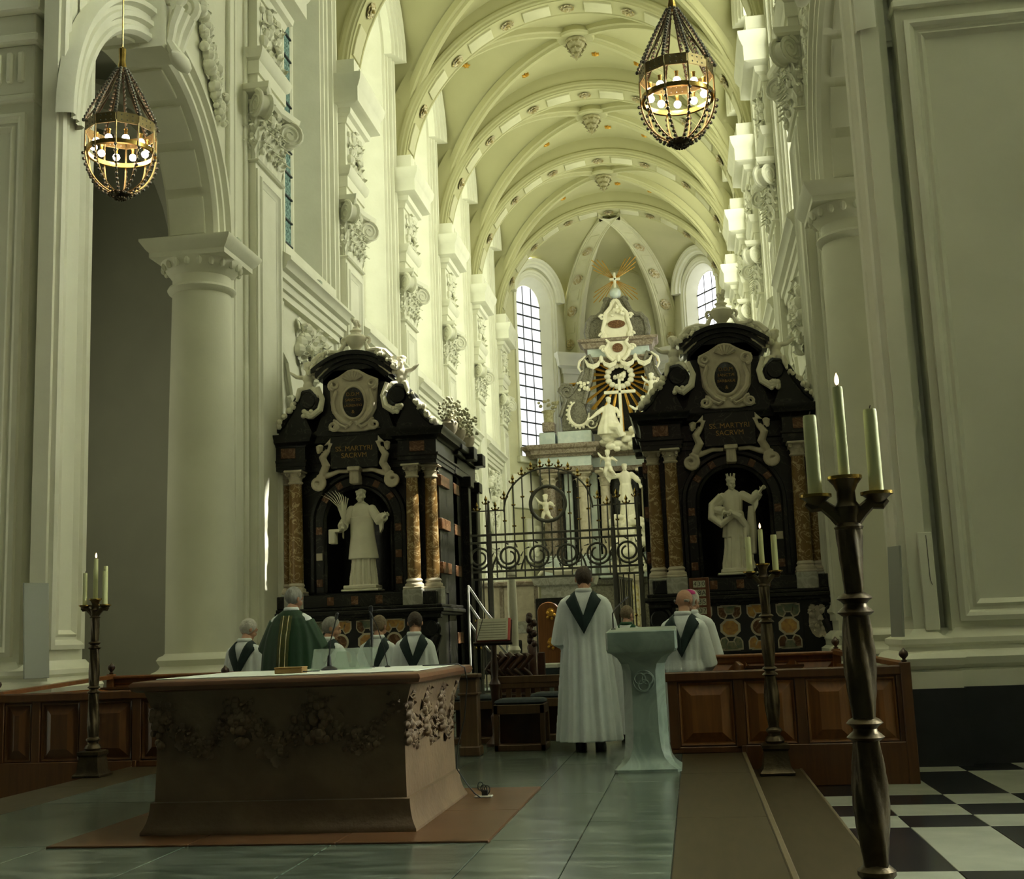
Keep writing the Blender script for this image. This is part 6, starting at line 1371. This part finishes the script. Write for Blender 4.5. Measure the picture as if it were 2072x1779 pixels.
mb = MB(); mb.ell((0, 0, 2.56), (.28, .15, .12), 10, 6)
for sg in (-1, 1): mb.tube([(sg*.2, 0, 2.6), (sg*.45, 0, 2.62), (sg*.6, 0, 2.48)], [.08, .06, .03], 7)
mb.build('crest', 'statue', bk_)
lp = thing('choir_stall', 'cream and dark panelled stall front left of the throne', 'stall', (-4.5, 29.5, 0)); MB().box(-.9, .8, 0, .2, 0, 2.3, .02).build('panel_wall', 'cream', lp)
for x in (-.5, .2): MB().box(x-.16, x+.16, -.02, .05, .2, 1.0, .02).build('dark_panel', 'black', lp)
MB().box(-.8, .7, -.015, .05, 1.15, 1.45, .02).build('grey_panel', 'greym', lp); MB().box(-.95, .85, -.1, .25, 2.3, 2.42, .03).build('cornice', 'taupem', lp)
for x in (-.85, -.1, .75): MB().box(x-.05, x+.05, -.03, .05, 1.5, 2.3, .01).build('brown_strip', 'taupem', lp)
cw = thing('marble_column', 'slender pale column in front of the stall beyond the gate', 'column', (-3.62, 24.6, 0)); MB().lathe([(.10, .9), (.10, 1.6), (.085, 2.3)], n=16).build('shaft', 'statue', cw, 60); MB().box(-.16, .16, -.16, .16, 0, .6, .02).build('pedestal', 'statue', cw); MB().lathe([(.15, .6), (.16, .68), (.11, .74), (.14, .82), (.10, .9)], n=16).build('base', 'statue', cw); MB().lathe([(.085, 2.3), (.11, 2.33), (.09, 2.4), (.14, 2.5)], n=16).build('capital', 'statue', cw)
hr = thing('stair_handrail', 'white slanting stair rails at the choir gate edge', 'rail', (-3.83, 21.6, 0))
for k in range(3): MB().tube([(-.05, -.5, 2.0-.32*k), (.16, .0, 1.55-.32*k), (.42, .7, 1.1-.32*k)], .022, 6).build('rail_bar', 'whitewood', hr)
MB().tube([(-.05, -.5, 0), (-.05, -.5, 2.0)], .02, 6).build('post', 'whitewood', hr); MB().tube([(.42, .7, 0), (.42, .7, 1.1)], .02, 6).build('post', 'whitewood', hr)
# hymn board
hb_ = thing('hymn_board', 'brown hymn board with four cream number cards by the bald priest', 'sign', (.10, 15.6, 0))
MB().box(-.03, .03, -.02, .02, .0, 1.2, .005).build('post', 'darkwood', hb_); MB().box(-.15, .15, -.1, .1, 0, .03, .005).build('foot', 'darkwood', hb_); MB().box(-.125, .125, -.03, -.005, 1.12, 1.74, .006).build('board', 'boardwood', hb_)
for k, w in enumerate(('430', '18A', '435', '107')):
    z = 1.66-.112*k; c = empty('number_row', (0, 0, 0), 0, hb_)
    for j, ch in enumerate(w): MB().box(-.078+.052*j+.002, -.026+.052*j-.002, -.034, -.028, z-.042, z+.042, .001).build('number_card', 'card', c, 0); text(ch, .078, c, (-.052+.052*j, -.0345, z), m='plasticblack', ext=.001, name='digit')
# floodlight on the window sill
fd = thing('floodlight', 'small grey floodlight on the left window ledge', 'lamp', (-7.02, 22.6, 8.06)); MB().box(-.06, .06, -.09, .09, .06, .2, .02).build('housing', 'greym', fd); MB().box(-.01, .01, -.1, .1, 0, .08, .003).build('bracket', 'plasticblack', fd); MB().box(.06, .075, -.08, .08, .07, .19, .004).build('glass_front', 'acrylic', fd)
fd2 = dup(fd, None, (-7.0, 18.1, 7.46)); fd2['label'] = 'small grey floodlight on the left column capital'
# ------------------------------------------------------------------ the clergy (built facing -y, then turned towards the choir)
UP = [(.95, 0, .22, .155, .085), (1.10, 0, .21, .145, .07), (1.25, .005, .225, .140, .045), (1.37, .01, .225, .130, .025), (1.45, .012, .190, .110, .015), (1.50, .014, .125, .082, .005), (1.535, .012, .075, .068, 0), (1.555, .008, .066, .064, 0)]
def surf(rings, x, z):
    for i in range(len(rings)-1):
        a, b = rings[i], rings[i+1]
        if a[0] <= z <= b[0]:
            t = (z-a[0])/(b[0]-a[0]+1e-9); cy = a[1]+(b[1]-a[1])*t; rx = a[2]+(b[2]-a[2])*t; ry = a[3]+(b[3]-a[3])*t; am_ = a[4]+(b[4]-a[4])*t
            return cy+ry*(1+am_)*sqrt(max(.02, 1-(x/(rx*1.02))**2))
    return .07
def person(loc, label, seated=0.0, rz=0.0, scale=1.0, hair='grey', hyaw=0.0, nod=.15, hood='hood', green=False, seed=0, cap=None, wide=1.0, group='clergy in white albs', collar_green=False, arms=1):
    t = thing('person', label, 'person', loc, pi+rz, group); t.scale = (scale,)*3
    dz = -seated
    if seated:
        rings = [(.01, -.22, .27, .26, .06), (.30, -.22, .265, .26, .06), (.52, -.18, .255, .28, .05), (.60, -.05, .24, .20, .05), (.72, 0, .225, .165, .05)]+[(z+dz, cy, rx, ry, a) for z, cy, rx, ry, a in UP if z+dz > .76]
    else:
        rings = [(.10, .02, .285, .215, .11), (.16, .02, .28, .21, .115), (.45, .01, .255, .19, .12), (.75, .005, .235, .17, .105)]+UP
    rings = [(z, cy, rx*wide, ry, a) for z, cy, rx, ry, a in rings]
    # body: head, neck, arms and hands in one skin
    mb = MB(); hz = 1.665+dz; fw = -.03-.12*nod
    head(mb, (0, fw, hz), .235, hyaw, -nod*0+nod, False)
    mb.tube([(0, .012, 1.40+dz), (0, .01, 1.50+dz), (0, fw+.03, 1.585+dz)], [.075, .058, .056], 12)
    mb.ell((0, 0, 1.30+dz), (.14, .09, .16), 12, 8)
    for sg in (-1, 1):
        sh, el, wr = Vector((sg*.16, .0, 1.40+dz)), Vector((sg*.25, -.02, 1.12+dz)), Vector((sg*.06, -.24, 1.08+dz))
        if not arms: el, wr = Vector((sg*.26, -.03, 1.10+dz)), Vector((sg*.10, -.30, .98+dz))
        mb.tube([sh, sh.lerp(el, .5), el, el.lerp(wr, .5), wr], [.052, .048, .040, .036, .027], 10)
        hand(mb, wr, (Vector((-sg*.25, -.75, .45))), Vector((-sg, .1, 0)), 1.0, .25, sg)
    put('body', remesh(mb, .0065, 2), 'skin', t)
    # hair
    hm = {'grey': 'greyhair', 'white': 'whitehair', 'brown': 'brownhair', 'sandy': 'sandyhair', 'bald': 'greyhair'}[hair]
    q = Matrix.Translation((0, fw, hz)) @ Matrix.Rotation(hyaw, 4, 'Z') @ Matrix.Rotation(nod, 4, 'X'); mb = MB(); rr = random.Random(seed+5)
    vs = []; nu, nv = 28, 14
    L = []
    for i in range(nv+1):
        th_ = pi*.5-(pi*.86)*i/nv; lp = []
        for j in range(nu):
            a = 2*pi*j/nu; f = .5-.5*sin(a)          # f = 0 at the back (+y), 1 at the face
            lim = (-.95 if f < .45 else -.95+(f-.45)*3.2); th2 = pi/2-(pi/2-lim)*i/nv if hair != 'bald' else (.12 if f < .5 else .12-0)-(.12-lim*.75)*i/nv
            th2 = max(th2, -1.1); k = 1+rr.uniform(-.012, .02)
            x = .0845*cos(th2)*cos(a)*k; y = .006+.104*cos(th2)*sin(a)*k; z = .022+.108*sin(th2)*k
            if z < -.03: x *= 1-.25*min(1, (-.03-z)/.08); y *= 1-.30*min(1, (-.03-z)/.08)
            lp.append((x, y, z))
        L.append(lp)
    mb.loft(L, cap0=(hair != 'bald'), cap1=False, T=q)
    if hair == 'bald' : mb = MB(); [mb.ell((sg*(.074-.006*k), .045+.012*k, -.035-.010*k), (.008, .014, .016), 7, 5, q) for sg in (-1, 1) for k in range(4)]
    mb.build('hair', hm, t, 70)
    if cap: 
        mb = MB(); mb.lathe([(.078, -.004), (.079, .008), (.07, .026), (.05, .040), (.025, .049), (.0, .052)], (0, .035, .078), 20, q @ Matrix.Rotation(-.35, 4, 'X')); mb.build('skullcap', 'magenta', t, 60)
    # alb
    mb = MB(); robe(mb, [(z, 0, cy, rx, ry, a) for z, cy, rx, ry, a in rings], 96, 13, seed, sharp=.8)
    for sg in (-1, 1):
        sh, el, wr = Vector((sg*.165*wide, .0, 1.40+dz)), Vector((sg*.242*wide, -.01, 1.06+dz)), Vector((sg*.10, -.24, 1.03+dz))
        mb.tube([sh, sh.lerp(el, .5), el, el.lerp(wr, .4), wr], [.085, .088, .09, .095, .10], 14); mb.ell(sh+Vector((-sg*.01, .005, .0)), (.088, .085, .088), 14, 10); mb.ell(sh+Vector((-sg*.05, .01, .03)), (.09, .08, .08), 14, 10); 
        mb.loft([[tuple(el.lerp(wr, u)+Vector((0, dy, -q_))) for u, q_ in ((-.1, -.02), (.95, -.04), (.8, .26), (.25, .22))] for dy in (-.03, .03)])
    put('alb', remesh(mb, .0085, 3, fac=.4), 'alb', t)
    MB().tube([(.068*cos(a), .010+.066*sin(a), 1.545+dz) for a in [2*pi*i/24 for i in range(24)]], .016, 8, closed=True, flat=1.6).build('collar', 'alb' if not collar_green else 'hoodg', t, 60)
    if not seated:
        for sg in (-1, 1):
            mb = MB(); mb.loft([[(sg*.095+x*w, y*l+o, z) for x, y in [(cos(2*pi*k/14), sin(2*pi*k/14)) for k in range(14)]] for z, w, l, o in ((0, .052, .14, -.055), (.02, .056, .145, -.055), (.06, .054, .13, -.045), (.09, .052, .085, -.005), (.12, .052, .06, .015))]); mb.build('shoe', 'shoe', t, 50)
            MB().tube([(sg*.095, .02, .07), (sg*.095, .02, .3)], .05, 10).build('trouser_leg', 'shoe', t, 60)
    if green:
        ch = [(.32, .0, .37, .26, .06), (.6, .0, .36, .25, .06), (.9, .0, .345, .235, .05), (1.10, .0, .33, .215, .04), (1.25, .0, .30, .19, .03), (1.37, .005, .255, .16, .02), (1.45, .01, .205, .13, .015), (1.505, .012, .14, .10, .005), (1.54, .012, .085, .078, 0)]
        mb = MB(); robe(mb, [(z, 0, cy, rx, ry, a) for z, cy, rx, ry, a in ch], 84, 11, seed, sharp=.8)
        for sg in (-1, 1): mb.tube([(sg*.16, 0, 1.40), (sg*.29, -.02, 1.15), (sg*.2, -.2, 1.05)], [.10, .11, .12], 12)
        put('chasuble', remesh(mb, .009, 1, fac=.3), 'chasuble', t)
        mb = MB(); L = []
        for z in [.33+.05*k for k in range(24)]:
            L.append([(x, surf(ch, x, z)+.006+.012*(z < 1.3), z) for x in (-.065, -.03, 0, .03, .065)])
        mb.loft(L, closed=False); mb.build('orphrey', 'orphrey', t, 60)
        mb = MB()
        for x in (-.03, .03): mb.tube([(x, surf(ch, x, z)+.012+.012*(z < 1.3), z) for z in [.33+.05*k for k in range(24)]], .004, 4)
        mb.build('gold_stripe', 'gilt', t)
    elif hood:
        mb = MB(); R2 = [(z, cy, rx, ry, a) for z, cy, rx, ry, a in rings]
        for sg in (-1, 1):
            L = []
            for k in range(15):
                u = k/14
                if u < .3:
                    w = u/.3; o = Vector((.175-.01*(1-w), -.10+.11*w, 1.37+.085*sin(w*pi/2))); i_ = Vector((.085-.01*(1-w), -.11+.115*w, 1.43+.095*sin(w*pi/2)))
                else:
                    w = (u-.3)/.7; o = Vector((.178*(1-w), 0, 1.44-.33*w)); i_ = Vector((.085*(1-w), 0, 1.525-.235*w))
                row = []
                for m_ in range(5):
                    p = o.lerp(i_, m_/4)
                    if u >= .3: p.y = surf(R2, p.x, p.z+dz)+.010 if True else 0; p.y = max(p.y, .035+.03*min(1, w*3))
                    row.append((sg*p.x*min(1, wide*1.06), p.y, p.z+dz+.012))
                L.append(row)
            mb.loft(L, closed=False)
        o = mb.build('stole_hood', 'hoodg' if hood == 'green' else 'hood', t, 60)
        sm = o.modifiers.new('thick', 'SOLIDIFY'); sm.thickness = .012; sm.offset = 1
    return t
person((-1.03, 11.75, 0), 'tall dark-haired man standing in long white alb and dark hood, left of the ambo', 0, 0, .975, 'brown', 0.05, .30, seed=1, wide=1.08)
person((-.69, 12.75, 0), 'short fair-haired server in alb and green stole behind the ambo', 0, -.15, .765, 'sandy', -.35, .35, hood='green', seed=2, collar_green=True)
person((-.10, 12.15, 0), 'bald bowed man in white alb and dark hood behind the right pew', .29, -.18, 1.0, 'bald', -.25, .75, seed=3, wide=.92)
person((-.02, 13.45, 0), 'clergyman with magenta skullcap behind the bald man', .26, -.1, 1.0, 'white', -.5, .3, seed=4, cap=True, hood=None)
person((-5.03, 13.3, 0), 'white-haired clergyman in alb and dark hood at the far left of the row', .38, -.15, 1.0, 'white', -.5, .35, seed=5, wide=.88)
person((-3.99, 11.85, 0), 'grey-haired priest in green gold-striped chasuble standing behind the altar', 0, -.1, .935, 'grey', -.35, .2, hood=None, green=True, seed=6, group='clergy')
person((-4.06, 13.3, 0), 'grey-haired man in alb beside the green chasuble, face turned right', .40, -.35, 1.0, 'grey', -.8, .25, seed=7, wide=.86)
person((-3.54, 13.5, 0), 'fair-headed man in alb with dark hood, middle of the three before the inlay', .40, 0, 1.0, 'sandy', -.2, .35, seed=8, wide=.84)
person((-3.07, 13.3, 0), 'dark-haired bowed man in alb with dark hood, rightmost before the inlay', .38, .1, 1.0, 'brown', .1, .6, seed=9, wide=.86)
# lettering becomes plain geometry
for o in [o for o in SC.objects if o.type == 'FONT']:
    dg = bpy.context.evaluated_depsgraph_get(); me = D.meshes.new_from_object(o.evaluated_get(dg)); n = D.objects.new(o.name, me); COL.objects.link(n)
    n.parent = o.parent; n.location = o.location; n.rotation_euler = o.rotation_euler; D.objects.remove(o)
